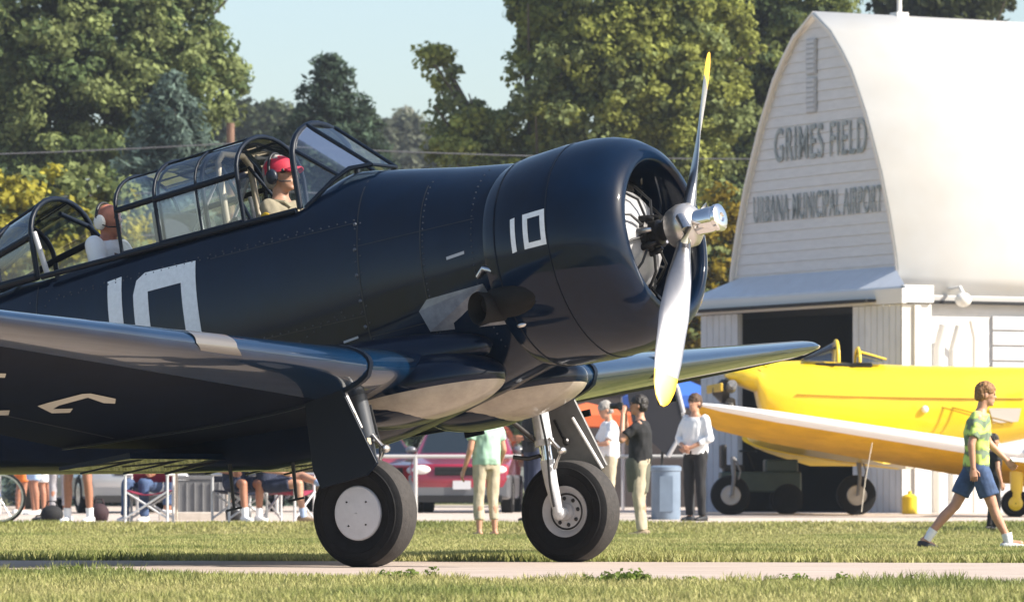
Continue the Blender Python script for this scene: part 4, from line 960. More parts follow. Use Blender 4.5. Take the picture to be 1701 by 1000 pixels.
BLU = mat('bicycle_frame_blue', (.05, .12, .4), .3, coat=.5)
m = MB()
for a, b_ in (((0, .328), (-.16, .86)), ((-.14, .80), (-.62, .80)), ((-.14, .72), (-.58, .30)), ((-.58, .30), (-.66, .90)), ((-.62, .80), (-1.02, .328)), ((-.58, .30), (-1.02, .328))): m.tube([(a[0], 0, a[1]), (b_[0], 0, b_[1])], .017, 8)
m.obj('frame', BLU, by, smooth=50)
m = MB(); m.tube([(-.16, 0, .86), (-.17, 0, .98), (-.12, .0, 1.0)], .014, 8); m.tube([(-.12, -.28, 1.0), (-.12, .28, 1.0)], .014, 8); m.obj('handlebar', BLACK, by, smooth=50)
m = MB(); m.ell((-.68, 0, .94), (.13, .07, .03), 12, 6); m.obj('saddle', BLACK, by, smooth=60)
# fence
fn = thing('pipe_fence', 'low white pipe fence in front of the parked red cars', 'fence', at(660, 83))
for i in range(-3, 3):
    m = MB(); m.tube([(i*2.3+.3, 0, 0), (i*2.3+.3, 0, .98)], .035, 8); m.obj('post', mat('fence_white', (.42, .41, .40), .5), fn, smooth=50)
    if i < 2: m = MB(); m.tube([(i*2.3+.3, 0, .97), (i*2.3+2.6, 0, .97)], .03, 8); m.obj('rail', MATS['fence_white'], fn, smooth=50)

# ------------------------------------------------------------------ parked cars
GLS = mat('car_glass', (.012, .018, .022), .05, coat=1)
def car(label, loc, rz, body, lower, hgt=1.65):
    t = thing('parked_car', label, 'car', loc, rz, 'cars parked beyond the gravel')
    # x forward, length 4.6, width 1.8
    pr = [(2.30, .38), (2.33, .62), (2.25, .86), (1.35, 1.02), (.95, 1.05), (.35, hgt-.05), (-.4, hgt), (-1.75, hgt-.04), (-2.2, 1.05), (-2.28, .8), (-2.25, .38)]
    W_ = [.80, .86, .87, .88, .88, .66, .66, .66, .84, .86, .8]
    m = MB(); rg = []
    for s in (-1, -.93, .93, 1): rg.append([(x if abs(s) < 1 else x*.985, s*w_*(1 if abs(s) < 1 else 1), z-(0 if abs(s) < 1 else .03)) for (x, z), w_ in zip(pr, W_)])
    m.loft(rg); b_ = m.obj('body', body, t, smooth=35, bevel=.03)
    m = MB(); m.box((0, 0, .47), (4.62, 1.78, .44)); m.obj('lower_body', lower, t, bevel=.06)
    m = MB(); m.add([(.92, -.74, 1.08), (.92, .74, 1.08), (.40, .60, hgt-.08), (.40, -.60, hgt-.08)], [(0, 1, 2, 3)]); m.v = [(x+.03, y, z+.01) for x, y, z in m.v]; m.obj('windscreen', GLS, b_)
    for s in (-1, 1):
        m = MB()
        for (x0, x1) in ((.6, -.45), (-.52, -1.75)): m.add([(x0, s*.885, 1.09), (x1, s*.885, 1.09), (x1-.0, s*.69, hgt-.13), (min(x0, .3), s*.69, hgt-.13)], [(0, 1, 2, 3)])
        m.obj('side_window', GLS, b_)
        for x in (1.42, -1.38):
            m = MB(); m.lathe([(-.1, .2), (-.11, .30), (-.08, .34), (.08, .34), (.11, .30), (.1, .2)], (x, s*.80, .34), 'Y', 28); w_ = m.obj('wheel', TYRE, t, smooth=40)
            m = MB(); m.lathe([(s*.09, .21), (s*.10, .19), (s*.07, .05), (s*.09, .01)], (x, s*.80, .34), 'Y', 24, cap=True); m.obj('rim', SILVER, w_, smooth=40)
        m = MB(); m.ell((2.27, s*.66, .76), (.07, .17, .09), 12, 8); m.obj('headlight', mat('headlamp', (.75, .75, .72), .1, coat=1), t, smooth=60)
        m = MB(); m.ell((.75, s*.95, 1.12), (.07, .10, .07), 10, 6); m.obj('wing_mirror', lower, t, smooth=60)
    m = MB(); m.box((2.32, 0, .74), (.05, .85, .15)); m.box((2.34, 0, .78), (.04, .8, .015)); m.box((2.34, 0, .71), (.04, .8, .015)); m.obj('grille', BLACK, t)
    m = MB(); m.box((2.34, .05, .50), (.02, .31, .15)); m.obj('number_plate', mat('plate_white', (.6, .6, .62), .5), t)
    m = MB(); m.box((2.33, 0, .26), (.06, 1.5, .12)); m.obj('bumper_intake', BLACK, t)
    return t
CRED = mat('car_red', (.27, .014, .035), .25, coat=1); CGR = mat('car_grey_lower', (.16, .165, .18), .3, coat=.6, metal=.3)
CSV = mat('car_silver', (.35, .36, .38), .25, coat=1, metal=.4)
car('red car with grey lower body and clear headlights, nose towards the camera', at(776, 89.5), R(-93), CRED, CGR, 1.62)
car('bright red car mostly hidden behind the near main wheel', at(600, 93), R(-80), mat('car_bright_red', (.5, .02, .02), .25, coat=1), MATS['car_bright_red'], 1.5)
car('grey car seen between the bare legs and the maroon chair', at(190, 88), R(-75), CSV, CGR, 1.5)
car('dark car behind the storage bin beyond the table', at(360, 92), R(-100), mat('car_charcoal', (.04, .04, .045), .25, coat=1), MATS['car_charcoal'], 1.6)

# ------------------------------------------------------------------ things around the hangar
def canopy_tent(label, loc, w_, z0, z1, mt):
    t = thing('canopy_tent', label, 'tent', loc, .2)
    m = MB(); m.v = [(-w_/2, -w_/2, z0), (w_/2, -w_/2, z0), (w_/2, w_/2, z0), (-w_/2, w_/2, z0), (0, 0, z1)]; m.f = [(0, 1, 4), (1, 2, 4), (2, 3, 4), (3, 0, 4)]; m.m = [0]*4
    o = m.obj('roof', mt, t); m = MB(); e = w_/2
    for a, b_ in (((-e, -e), (e, -e)), ((e, -e), (e, e)), ((e, e), (-e, e)), ((-e, e), (-e, -e))): m.add([(a[0], a[1], z0), (b_[0], b_[1], z0), (b_[0], b_[1], z0-.22), (a[0], a[1], z0-.22)], [(0, 1, 2, 3)])
    m.obj('valance', mt, t)
    for x in (-e, e):
        for y in (-e, e): m = MB(); m.tube([(x, y, 0), (x, y, z0)], .02, 8); m.obj('pole', ALU, t)
canopy_tent('bright blue canopy tent behind the woman in the white blouse', at(1118, 100), 1.7, 2.28, 2.72, mat('tent_blue', (.05, .16, .60), .6, transl=.2))
canopy_tent('orange canopy tent seen under the far wing of the navy aeroplane', at(975, 98), 1.9, 1.86, 2.12, mat('tent_orange', (.70, .16, .05), .6, transl=.2))
m = MB(); m.box((0, 0, .5), (.8, .5, 1.0)); m.box((.2, 0, 1.12), (.7, .5, .22), mi=1)
o = m.obj('striped_stall', [mat('stall_red', (.5, .08, .06), .6), mat('stall_yellow', (.8, .5, .05), .6)]); o.location = at(958, 94); tag(o, 'red and yellow stall beneath the orange canopy tent', 'stall')
bn = thing('black_banner', 'black banner with curved grey edge standing between the photographer and the white-bloused woman', 'banner', at(1100, 70))
def bp(px, py): p = W(px, py, 70)-bn.location; return (p.x, p.z)
m = MB(); m.prism([bp(*q) for q in ((1040, 640), (1118, 636), (1129, 660), (1133, 690), (1128, 720), (1108, 757), (1080, 732), (1050, 700))], 'Y', -.015, .015); m.obj('banner_cloth', mat('banner_black', (.012, .012, .018), .6), bn)
m = MB(); m.tube([(bp(*q)[0], 0, bp(*q)[1]) for q in ((1112, 620), (1125, 645), (1135, 685), (1130, 722), (1109, 758))], .035, 8); m.obj('curved_edge', mat('banner_edge_grey', (.33, .33, .35), .5), bn, smooth=50)
m = MB(); m.tube([(bp(1100, 750)[0], .03, 0), (bp(1100, 750)[0], .03, bp(1100, 750)[1])], .02, 8); m.box((bp(1100, 750)[0], 0, .02), (.4, .4, .04)); m.obj('pole', BLACK, bn)
m = MB(); m.lathe([(0, .21), (.04, .225), (.55, .225), (.56, .24), (.60, .24), (.62, .20)], (0, 0, 0), 'Z', 28, cap=True); m.box((0, -.20, .3), (.2, .06, .4))
o = m.obj('blue_bin', mat('bin_pale_blue', (.15, .20, .27), .5, noise=.1, nscale=6), smooth=40); o.location = at(1106, 69); o.scale = (.9, .9, 1.22); tag(o, 'pale blue round bin between the khaki-trousered man and the woman in black trousers', 'bin')
m = MB(); m.lathe([(0, .11), (.02, .13), (.3, .13), (.33, .1), (.35, .03)], (0, 0, 0), 'Z', 20, cap=True); m.lathe([(.35, .03), (.40, .03)], (0, 0, 0), 'Z', 12, cap=True)
o = m.obj('yellow_canister', mat('canister_yellow', (.7, .5, .02), .4), smooth=40); o.location = at(1511, 84); tag(o, 'small yellow canister at the foot of the hangar corner pipes', 'canister')
# green tug parked behind the yellow aeroplane's wheels
tg = thing('tow_tractor', 'dark green tow tractor standing behind the wheels of the yellow aeroplane', 'vehicle', at(1262, 84.5), 0)
m = MB(); m.box((0, 0, .55), (1.35, 1.0, .34)); m.box((.35, 0, .82), (.55, .9, .22)); m.obj('body', mat('tug_green', (.03, .055, .05), .45, noise=.15, nscale=5), tg, bevel=.03)
m = MB(); m.box((-.45, 0, .78), (.35, .7, .12)); m.box((-.62, 0, .98), (.1, .7, .4)); m.obj('seat', BLACK, tg, bevel=.03)
for x in (-.45, .45):
    for y in (-.45, .45): m = MB(); m.lathe([(-.09, .1), (-.1, .2), (-.06, .26), (.06, .26), (.1, .2), (.09, .1)], (x, y, .26), 'Y', 24, cap=True); m.obj('wheel', TYRE, tg, smooth=40)
m = MB(); m.tube([(-.1, 0, .75), (-.2, 0, 1.05)], .02, 8); m.lathe([(1.05, .14), (1.07, .16), (1.09, .14)], (-.2, 0, 0), 'Z', 20); m.obj('steering_wheel', BLACK, tg)

# ------------------------------------------------------------------ yellow open-cockpit aeroplane, side on
YEL = mat('yellow_paint', (.80, .56, .015), .35, coat=.6, noise=.05, nscale=2, bump=.05, bscale=6); YELD = mat('yellow_paint_trim', (.42, .24, .01), .5)
yd = 82.0; YA = thing('open_cockpit_aeroplane', 'yellow open-cockpit aeroplane with exposed engine parked side-on before the hangar', 'aeroplane', V(((1205-CX)/F*yd, yd, gz(yd))), R(4))
ks = yd/F
def yx(px): return (px-1205)*ks
def yz(py): return H+(HY-py)*ks-gz(yd)
ST = [(1204, 619, 626, .10), (1212, 613, 633, .25), (1235, 606, 645, .36), (1256, 603, 652, .39), (1260, 602, 686, .40), (1290, 600, 718, .42), (1345, 598, 748, .45), (1420, 603, 762, .47), (1500, 606, 764, .46), (1600, 608, 750, .42), (1700, 609, 730, .34), (1850, 612, 695, .18), (1960, 622, 680, .05)]
m = MB(); rg = []
for i in range(91):
    px = 1204+(1960-1204)*i/90; a = [float(np.interp(px, [s[0] for s in ST], [s[j] for s in ST])) for j in (1, 2, 3)]
    zt_, zb = yz(a[0]), yz(a[1]); zc = (zt_+zb)/2; rg.append([(yx(px), a[2]*math.copysign(abs(math.cos(t_))**.85, math.cos(t_)), zc+(zt_-zb)/2*math.copysign(abs(math.sin(t_))**.8, math.sin(t_))) for t_ in [2*math.pi*k/32 for k in range(32)]])
m.loft(rg); YF = m.obj('fuselage', YEL, YA, smooth=50)
m = MB(); m.tube([(yx(px), -a_, yz(py)) for px, py, a_ in ((1318, 656, .445), (1400, 659, .47), (1500, 661, .465), (1600, 662, .43), (1700, 662, .35))], .012, 6); m.obj('side_molding', YELD, YF)
m = MB(); m.add([(yx(1640), -.405, yz(678)), (yx(1695), -.352, yz(678)), (yx(1690), -.355, yz(700)), (yx(1648), -.40, yz(703))], [(0, 1, 2, 3)]); m.obj('grey_step_plate', mat('plate_grey', (.45, .42, .38), .5), YF)
for px, py in ((1268, 607), (1455, 688)):
    m = MB(); m.lathe([(0, .03), (.02, .045), (.03, .03)], (yx(px), -.40, yz(py)), 'Y', 14); m.obj('filler_cap', YELD, YF)
m = MB(); m.ell((yx(1532), -.47, yz(680)), (.06, .04, .06), 10, 6); m.obj('white_knob', C_WH, YF, smooth=60)
# engine cylinders bare at the nose
m = MB(); m.lathe([(-.0, .2), (-.12, .2), (-.2, .12), (-.26, .06)], (yx(1210), 0, yz(650)), 'X', 20, cap=True); ye = m.obj('engine', DARKM, YA, smooth=40)
for k in range(5):
    a = 2*math.pi*(k+.3)/5; c, s_ = math.cos(a), math.sin(a); m = MB()
    for i in range(7): r0 = .18+i*.035; m.tube([(yx(1212), r0*c, yz(650)+r0*s_), (yx(1212), (r0+.015)*c, yz(650)+(r0+.015)*s_)], .085, 10)
    m.tube([(yx(1212), .18*c, yz(650)+.18*s_), (yx(1212), .46*c, yz(650)+.46*s_)], .06, 10); m.obj('cylinder', mat('cyl_grey', (.25, .24, .23), .4, metal=.6, noise=.4, nscale=20), ye, smooth=40)
m = MB(); m.box((yx(1187), 0, yz(645)), (.05, 2.0, .14)); o = m.obj('propeller', mat('prop_yellow_wood', (.5, .33, .03), .4), YA, bevel=.015)
# windscreens
for (px, n_) in ((1372, 0), (1434, 1)):
    x0 = yx(px+(18 if not n_ else -8)); sg = -1 if not n_ else 1
    zt_ = yz(566 if not n_ else 577); zb = yz(602)
    bow_ = [(x0-sg*.0, .30*math.cos(a), zb+(zt_-zb)*math.sin(a)) for a in [math.pi*i/12 for i in range(13)]]
    fr_ = [(x0+sg*(.55 if not n_ else .45), .26*math.cos(a), zb+.02+.04*math.sin(a)) for a in [math.pi*i/12 for i in range(13)]]
    fo = hoop(bow_, 'windscreen', YA, .032 if not n_ else .025, YEL); m = MB(); m.loft([bow_, fr_], False, closed=False); m.obj('pane', glass('smoky_pane', (.45, .5, .52), .15), fo, smooth=60)
    hoop([bow_[3], fr_[3]], 'frame_bar', fo, .02, BLACK); hoop([bow_[9], fr_[9]], 'frame_bar', fo, .02, YEL if n_ else BLACK)
m = MB(); m.box((yx(1400), 0, yz(607)), (.95, .5, .08)); m.obj('cockpit_opening', BLACK, YA, bevel=.03)
# wing of this aeroplane, nearly edge-on, wheels and struts
for ya_ in ((-4.3, -3.9, -1.8, -.36), (.36, 1.8, 4.2, 4.6)):
    m = MB(); m.loft([[(yx(1232)+.12*abs(y)+h_[0]*(2.7-.16*abs(y))*(1 if abs(y) < 4.25 else .6), y, yz(728)+abs(y)*.02-h_[0]*.52+h_[1]*2.4) for h_ in foil(1, .13, 14)] for y in ya_]); m.obj('wing', YEL, YA, smooth=40)
m = MB(); m.tube([(yx(1560), -.42, yz(676)), (yx(1655), -.95, yz(706))], .012, 6); m.tube([(yx(1578), -.42, yz(677)), (yx(1670), -.95, yz(703))], .012, 6); m.obj('bracing_wire', YELD, YA)
def ywheel(par, x, y, r_, hub):
    m = MB(); m.lathe([(-.07, r_*.5), (-.09, r_*.75), (-.06, r_*.96), (0, r_), (.06, r_*.96), (.09, r_*.75), (.07, r_*.5)], (x, y, r_), 'Y', 32, cap=True); w_ = m.obj('wheel', TYRE, par, smooth=40)
    m = MB(); m.lathe([(-.075, r_*.5), (-.085, r_*.45), (-.07, r_*.15), (-.09, .01)], (x, y, r_), 'Y', 24); m.obj('rim', hub, w_, smooth=40)
for (px, y) in ((1212, -.1), (1416, -.55)):
    x = yx(px); ywheel(YA, x, y, .33, mat('dull_rim', (.36, .35, .35), .4, metal=.4))
    m = MB(); m.tube([(x+.02, y-.08, .33), (x+.05, y-.08, .62), (x+.04, y, .95)], [.03, .035, .045], 10); m.tube([(x+.1, y-.06, .5), (x+.16, y-.06, .72), (x+.08, y-.02, .92)], .016, 8); m.obj('gear_leg', mat('leg_dark', (.16, .16, .17), .4), YA, smooth=40)
m = MB(); m.prism([(yx(1900), yz(640)), (yx(1960), yz(660)), (yx(2010), yz(560)), (yx(1985), yz(500)), (yx(1945), yz(510)), (yx(1880), yz(615))], 'Y', -.03, .03); m.obj('tail_fin', YEL, YA, bevel=.02)
m = MB(); m.lathe([(-.03, .05), (-.04, .09), (0, .11), (.04, .09), (.03, .05)], (yx(1930), 0, .11), 'Y', 20, cap=True); m.tube([(yx(1930), 0, .11), (yx(1925), 0, yz(675))], .025, 8); m.obj('tail_wheel', TYRE, YA, smooth=40)

# ------------------------------------------------------------------ second yellow aeroplane: its long wing with white leading edge crosses in front
WLE = mat('white_leading_edge_paint', (.80, .78, .76), .45)
bd_ = 75.0; YB = thing('white_edged_aeroplane', 'yellow aeroplane whose long wing with a white leading edge runs behind the walking boy', 'aeroplane', V(((1840-CX)/F*bd_, bd_, gz(bd_))), 0)
tipx, tipz = W(1150, 668, 73.2)-YB.location, None
rootp = W(1800, 768, bd_)-YB.location
def wing_b(side):
    rgU, n_ = [], 16
    for i in range(15):
        u = i/14; p = rootp.lerp(tipx, u) if side < 0 else V((-rootp.x+(rootp.x-tipx.x)*u*1.0, rootp.y+(tipx.y-rootp.y)*u, rootp.z+(tipx.z-rootp.z)*u))
        c = float(np.interp(u, [0, .8, .93, .98, 1], [2.1, 1.75, 1.45, .9, .3])); th = float(np.interp(u, [0, .8, 1], [.165, .13, .08]))
        back = float(np.interp(u, [0, .9, 1], [0, .0, .35])); ti = R(13)
        rgU.append([(p.x, p.y+back+h_[0]*c*math.cos(ti)+h_[1]*c*math.sin(ti), p.z-h_[0]*c*math.sin(ti)+h_[1]*c) for h_ in foil(1, th, n_)])
    return rgU
for sd in (-1, 1):
    rg = wing_b(sd); m = MB(); m.loft(rg); nr = len(rg[0])
    k_le = nr//2
    for fi, f in enumerate(m.f):
        j = fi % nr
        if fi < nr*(len(rg)-1) and -6 <= j-k_le <= 2: m.m[fi] = 1
    wb = m.obj('wing', [mat('yellow_matte_fabric', (.60, .33, .008), .7, spec=.15, noise=.12, nscale=3), WLE], YB, smooth=40)
m = MB(); m.lathe([(-.9, .10), (-.85, .30), (-.6, .46), (0, .52), (1.5, .50), (4.0, .25), (5.4, .08)], (0, 0, 1.45), 'Y', 28, cap=True); m.obj('fuselage', YEL, YB, smooth=40)
m = MB(); m.box((0, -1.0, 1.45), (.14, .04, 2.1)); m.obj('propeller', BLACK, YB, bevel=.015)
for px in (1692,):
    x = ((px-CX)/F*bd_)-YB.location.x
    for s in (1, -1):
        m = MB(); xx = x if s > 0 else -x
        m.lathe([(-.06, .1), (-.08, .17), (-.05, .215), (.05, .215), (.08, .17), (.06, .1)], (xx, .5, .215), 'X' if False else 'Y', 28, cap=True); w_ = m.obj('wheel', TYRE, YB, smooth=40)
        m = MB(); m.lathe([(-.075, .11), (-.09, .06), (-.09, .01)], (xx, .5, .215), 'Y', 20); m.obj('rim', YEL, w_)
        m = MB(); m.tube([(xx+.02, .5, .25), (xx+.02, .45, 1.0)], [.09, .13], 10); m.obj('gear_leg', YEL, YB, smooth=50)
m = MB(); m.prism([(yx(0)*0-.03, .0), (.03, 0), (.03, .9), (-.03, .9)], 'Y', 5.0, 5.6); o = m.obj('tail_fin', YEL, YB); o.location = (0, 0, 1.5)
# thin pale cable hanging from the wing
m = MB(); m.tube([W(1449, 735, 74), W(1437, 800, 74), W(1431, 850, 74)], .006, 5); o = m.obj('tie_down_rope', mat('rope_pale', (.6, .55, .45), .8)); tag(o, 'pale tie-down rope hanging from the white-edged wing', 'rope')

# ------------------------------------------------------------------ poles and wires
up = thing('utility_pole', 'brown wooden utility pole among the trees behind the cockpit canopy', 'pole', at(383, 112), 0, 'utility poles')
m = MB(); m.tube([(0, 0, 0), (0, 0, 8.6)], [.13, .09], 10); m.obj('pole', mat('pole_wood', (.16, .09, .06), .8, noise=.2, nscale=6), up, smooth=50)
for x in (-24, 24.5):
    c = copy_thing(up, (up.location.x+x, 112, up.location.z), 0, 'brown wooden utility pole out of view to the '+('left' if x < 0 else 'right'))
for (za, zb_, dy) in ((8.2, 8.1, -.1), (7.2, 7.05, .0), (6.25, 6.15, 0)):
    m = MB()
    for s in (-1, 0, 1):
        x0 = up.location.x+24.3*s; x1 = x0+24.3
        if s == -1: x0, x1 = up.location.x-24, up.location.x
        if s == 0: x0, x1 = up.location.x, up.location.x+24.5
        if s == 1: x0, x1 = up.location.x+24.5, up.location.x+50
        m.tube([(x0+(x1-x0)*i/12, 112+dy, za-.35*4*(i/12)*(1-i/12)) for i in range(13)], .013, 5)
    o = m.obj('overhead_wire', mat('wire_grey', (.12, .12, .13), .5)); tag(o, {8.2: 'uppermost overhead wire crossing in front of the trees', 7.2: 'middle overhead wire crossing in front of the trees', 6.25: 'lowest overhead wire crossing in front of the trees'}[za], 'wire', 'overhead wires')

# ------------------------------------------------------------------ trees
BARK = mat('bark', (.09, .07, .05), .9, noise=.3, nscale=6, bump=.5, bscale=12)
LEAF = mat('leaf_material', (.1, .1, .1), .7, attr='Col', transl=.4, spec=.15)
def leaves(name, C_, S_, cols, parent, size, per, spread, up=.5, kind=None, seed=1, aspect=.75):
    """C_ clump centres, S_ clump radii, cols per clump; every leaf its own small quad"""
    g_ = np.random.default_rng(seed); nC = len(C_); n_ = nC*per
    c = np.repeat(C_, per, 0); s = np.repeat(S_, per)[:, None]
    d = g_.normal(size=(n_, 3)); d /= np.linalg.norm(d, axis=1, keepdims=True); rr = g_.random((n_, 1))**.5
    p = c+d*rr*s*np.array([1, 1, .75])*spread
    nn = d*.9+g_.normal(size=(n_, 3))*.65+np.array([0, 0, up]); nn /= np.linalg.norm(nn, axis=1, keepdims=True)
    a = np.cross(nn, g_.normal(size=(n_, 3))); a /= np.linalg.norm(a, axis=1, keepdims=True); b_ = np.cross(nn, a)
    sz = size*(.6+.8*g_.random((n_, 1)))
    q = np.stack([p-a*sz, p+b_*sz*aspect, p+a*sz, p-b_*sz*aspect], 1).reshape(-1, 3)
    me = bpy.data.meshes.new(name); me.vertices.add(n_*4); me.vertices.foreach_set('co', q.astype('f').ravel())
    me.loops.add(n_*4); me.loops.foreach_set('vertex_index', np.arange(n_*4, dtype='i')); me.polygons.add(n_)
    me.polygons.foreach_set('loop_start', np.arange(n_, dtype='i')*4); me.polygons.foreach_set('loop_total', np.full(n_, 4, 'i')); me.update()
    cl = np.repeat(cols, per, 0)*(.75+.5*g_.random((n_, 1))); cl = np.clip(cl, 0, 1); cl = np.repeat(cl, 4, 0)
    at_ = me.attributes.new('Col', 'FLOAT_COLOR', 'POINT'); at_.data.foreach_set('color', np.concatenate([cl, np.ones((len(cl), 1))], 1).astype('f').ravel())
    me.materials.append(LEAF); o = bpy.data.objects.new(name, me); COL.objects.link(o)
    if parent: o.parent = parent
    if kind: o['kind'] = kind
    return o
def pal(g_, n_, base, var=.22, alt=None, pa=.0):
    c = np.array(base)[None]*(1+var*g_.normal(size=(n_, 1))); c = np.clip(c, .01, .9)
    if alt is not None:
        m_ = g_.random(n_) < pa; c[m_] = np.array(alt)*(1+.15*g_.normal(size=(m_.sum(), 1)))
    return np.clip(c, .008, .9)
def broad_tree(label, px, d, lobes, base, alt=None, pa=.2, n_=500, cr=.8, per=70, size=.13, seed=1, group='trees beyond the airfield', trunk=True, cat='tree', name='deciduous_tree'):
    """lobes: (px, py, radius_x m, radius_z m, depth offset m)"""
    g_ = np.random.default_rng(seed); loc = at(px, d); t = thing(name, label, cat, loc, 0, group)
    L_ = [((W(a, b_, d+e).x-loc.x), e, (W(a, b_, d+e).z-loc.z), rx, rz) for a, b_, rx, rz, e in lobes]
    w_ = np.array([l[3]*l[4] for l in L_]); w_ = w_/w_.sum(); pts = []
    for l, q in zip(L_, w_):
        k_ = max(6, int(n_*q)); u = g_.normal(size=(k_, 3)); u /= np.linalg.norm(u, axis=1, keepdims=True)
        u[:, 1] = np.where(g_.random(k_) < .72, -np.abs(u[:, 1]), u[:, 1])          # fuller on the side one can see
        rr = .55+.5*g_.random((k_, 1))**.6
        pts.append(np.array([l[0], l[1], l[2]])+u*rr*np.array([l[3], min(l[3], 3.2), l[4]]))
    P_ = np.concatenate(pts); P_ = P_[P_[:, 2] > .3]
    cols = pal(g_, len(P_), base, .25, alt, pa); S_ = cr*(.55+.7*g_.random(len(P_)))
    leaves('crown', P_, S_, cols, t, size, per, 1, seed=seed)
    if trunk:
        top = max(l[2] for l in L_)*.8; m = MB(); m.tube([(0, 0, -.1), (.1, 0, top*.35), (-.1, .1, top*.7), (0, 0, top)], [.42, .32, .2, .06], 12)
        for l in L_:
            m.tube([(0, 0, min(l[2]*.55, top*.7)), (l[0]*.5, l[1]*.5, l[2]*.8), (l[0]*.95, l[1], l[2])], [.17, .1, .03], 8)
            for _ in range(3):
                q = V((l[0], l[1], l[2]))+V((g_.normal()*l[3]*.5, g_.normal()*.8, g_.normal()*l[4]*.5)); m.tube([(l[0]*.5, l[1]*.5, l[2]*.8), q], [.07, .02], 6)
        m.obj('trunk', BARK, t, smooth=60)
    return t
def conifer(label, px, ytop, d, hw, base, n_=46, seed=3, per=34, size=.12, ybase=811, sag=.35, group='conifers beyond the airfield'):
    g_ = np.random.default_rng(seed); loc = at(px, d); t = thing('conifer_tree', label, 'tree', loc, 0, group); h = W(px, ytop, d).z-loc.z
    C_, S_ = [], []; m = MB(); m.tube([(0, 0, 0), (0, 0, h*.98)], [.25, .02], 10)
    for i in range(n_):
        f = (i+.5)/n_; z = h*(1-f*.93); L_ = hw*(f**.72)*(.8+.4*g_.random()); nb = int(5+f*10)
        for k in range(nb):
            a = 2*math.pi*(k+g_.random())/nb; ln = L_*(.72+.42*g_.random())
            e = V((ln*math.cos(a), ln*math.sin(a), z-sag*ln+.1*g_.normal())); m.tube([(0, 0, z), e*.0+V((e.x*.5, e.y*.5, z-.1*ln)), e], [.03, .02, .008], 4)
            st = max(2, int(ln/.32))
            for j in range(st):
                u = (j+1)/st; C_.append((e.x*u, e.y*u, z+(e.z-z)*u**1.4+.05)); S_.append(.16+.20*(1-u)*min(ln, 1.2)+.08)
    P_ = np.array(C_); leaves('crown', P_, np.array(S_)*1.25, pal(g_, len(P_), base, .28), t, size, per, 1, up=.9, seed=seed, aspect=.35)
    m.obj('trunk', BARK, t, smooth=60); return t
G1 = (.19, .225, .085); G2 = (.10, .14, .055); GY = (.20, .165, .025); GD = (.035, .052, .020)
broad_tree('huge broad-leaved tree filling the upper left corner, its crown running out of the frame', 60, 138,
    [(-60, 40, 4, 4, 0), (60, 60, 4, 4.2, -1), (190, 20, 3.0, 3.0, 0), (240, 110, 2.5, 2.6, -.5), (120, 200, 3.2, 3, -1), (-40, 230, 3.4, 3.4, 0), (290, 170, 1.9, 1.9, 0), (330, 100, 1.0, .9, .3), (350, 145, .9, 1.0, 0), (230, -50, 2.2, 2.4, 0), (60, 330, 3.6, 2.6, 0), (220, 300, 2.6, 2.4, 1), (0, -120, 4, 3, 0), (150, -140, 3, 2.5, 0)],
    G1, alt=G2, pa=.38, n_=1400, cr=.52, per=110, size=.085, seed=11)
broad_tree('golden-green broad-leaved tree behind the cowling with a low bough reaching left', 900, 128,
    [(985, 40, 1.7, 1.9, 0), (905, 45, .75, .9, 0), (1030, 20, 2.0, 2.2, -.5), (905, 120, .9, .8, 0), (980, 150, 1.8, 1.5, -1), (1080, 110, 2.0, 2.2, -.5), (1020, 215, 1.9, 1.1, 0), (765, 195, .65, .75, 0), (735, 115, .28, .5, 0), (815, 225, .8, .6, 0), (890, 215, 1.1, .7, 0), (1120, 40, 2.0, 2.2, 0), (1150, 190, 1.3, 1.5, -1), (1130, 290, 1.2, 1.0, -.5), (960, 300, 2.8, 1.1, .5), (1010, -90, 2.0, 1.6, 0), (722, 90, .2, .2, 0), (860, 10, .3, .4, 0), (780, 260, 1.1, .5, 0)],
    (.235, .255, .062), alt=G1, pa=.3, n_=1150, cr=.40, per=110, size=.075, seed=21)
broad_tree('dark green broad-leaved tree standing close behind the hangar gable', 1260, 140,
    [(1200, 60, 2.2, 2.4, 0), (1290, 40, 2.4, 2.4, 0), (1240, 160, 2.4, 2.4, -.5), (1190, 260, 1.6, 1.8, 0), (1250, 300, 2.2, 2.2, 0), (1350, 10, .9, .7, 0), (1220, 400, 2.2, 2.2, 0), (1300, 480, 3, 2.6, 0), (1180, 480, 2.2, 2.2, 0), (1330, 150, 2.5, 2.5, 1)],
    (.16, .19, .055), alt=(.06, .085, .035), pa=.35, n_=1000, cr=.52, per=105, size=.085, seed=31)
broad_tree('tree top showing above the right part of the hangar roof', 1570, 150, [(1500, 5, .8, .5, 0), (1580, 0, 1.4, .6, 0), (1640, -5, .8, .5, 0), (1570, 120, 2.4, 1.7, 0)], (.06, .07, .026), n_=300, cr=.55, per=60, size=.12, seed=41)
broad_tree('yellow-green bush mass low at the left behind the rear cockpit', 60, 104,
    [(20, 330, 1.3, .55, 0), (110, 330, 1.3, .6, 0), (40, 400, 1.8, 1.0, 0), (150, 370, 1.2, .8, 0), (100, 460, 2.2, 1.2, 0), (200, 400, .8, .8, 0), (-80, 380, 2, 1.4, 0), (60, 600, 3, 2.4, 0)],
    (.30, .27, .04), alt=G1, pa=.3, n_=600, cr=.34, per=56, size=.085, seed=51, cat='bush', name='yellow_green_bush')
broad_tree('yellow-tinged bush beside the left wall of the hangar', 1200, 112, [(1195, 410, .6, .8, 0), (1215, 350, .5, .6, 0), (1190, 460, .7, .6, 0), (1150, 530, 1.2, 1.2, 0), (1200, 520, 1.2, 1.4, 0)], (.24, .18, .02), alt=G1, pa=.4, n_=230, cr=.34, per=56, size=.085, seed=52, cat='bush', name='yellow_green_bush')
conifer('blue-green spruce standing in front of the huge tree', 285, 128, 124, 4.6, (.105, .15, .125), seed=61, per=30, size=.13)
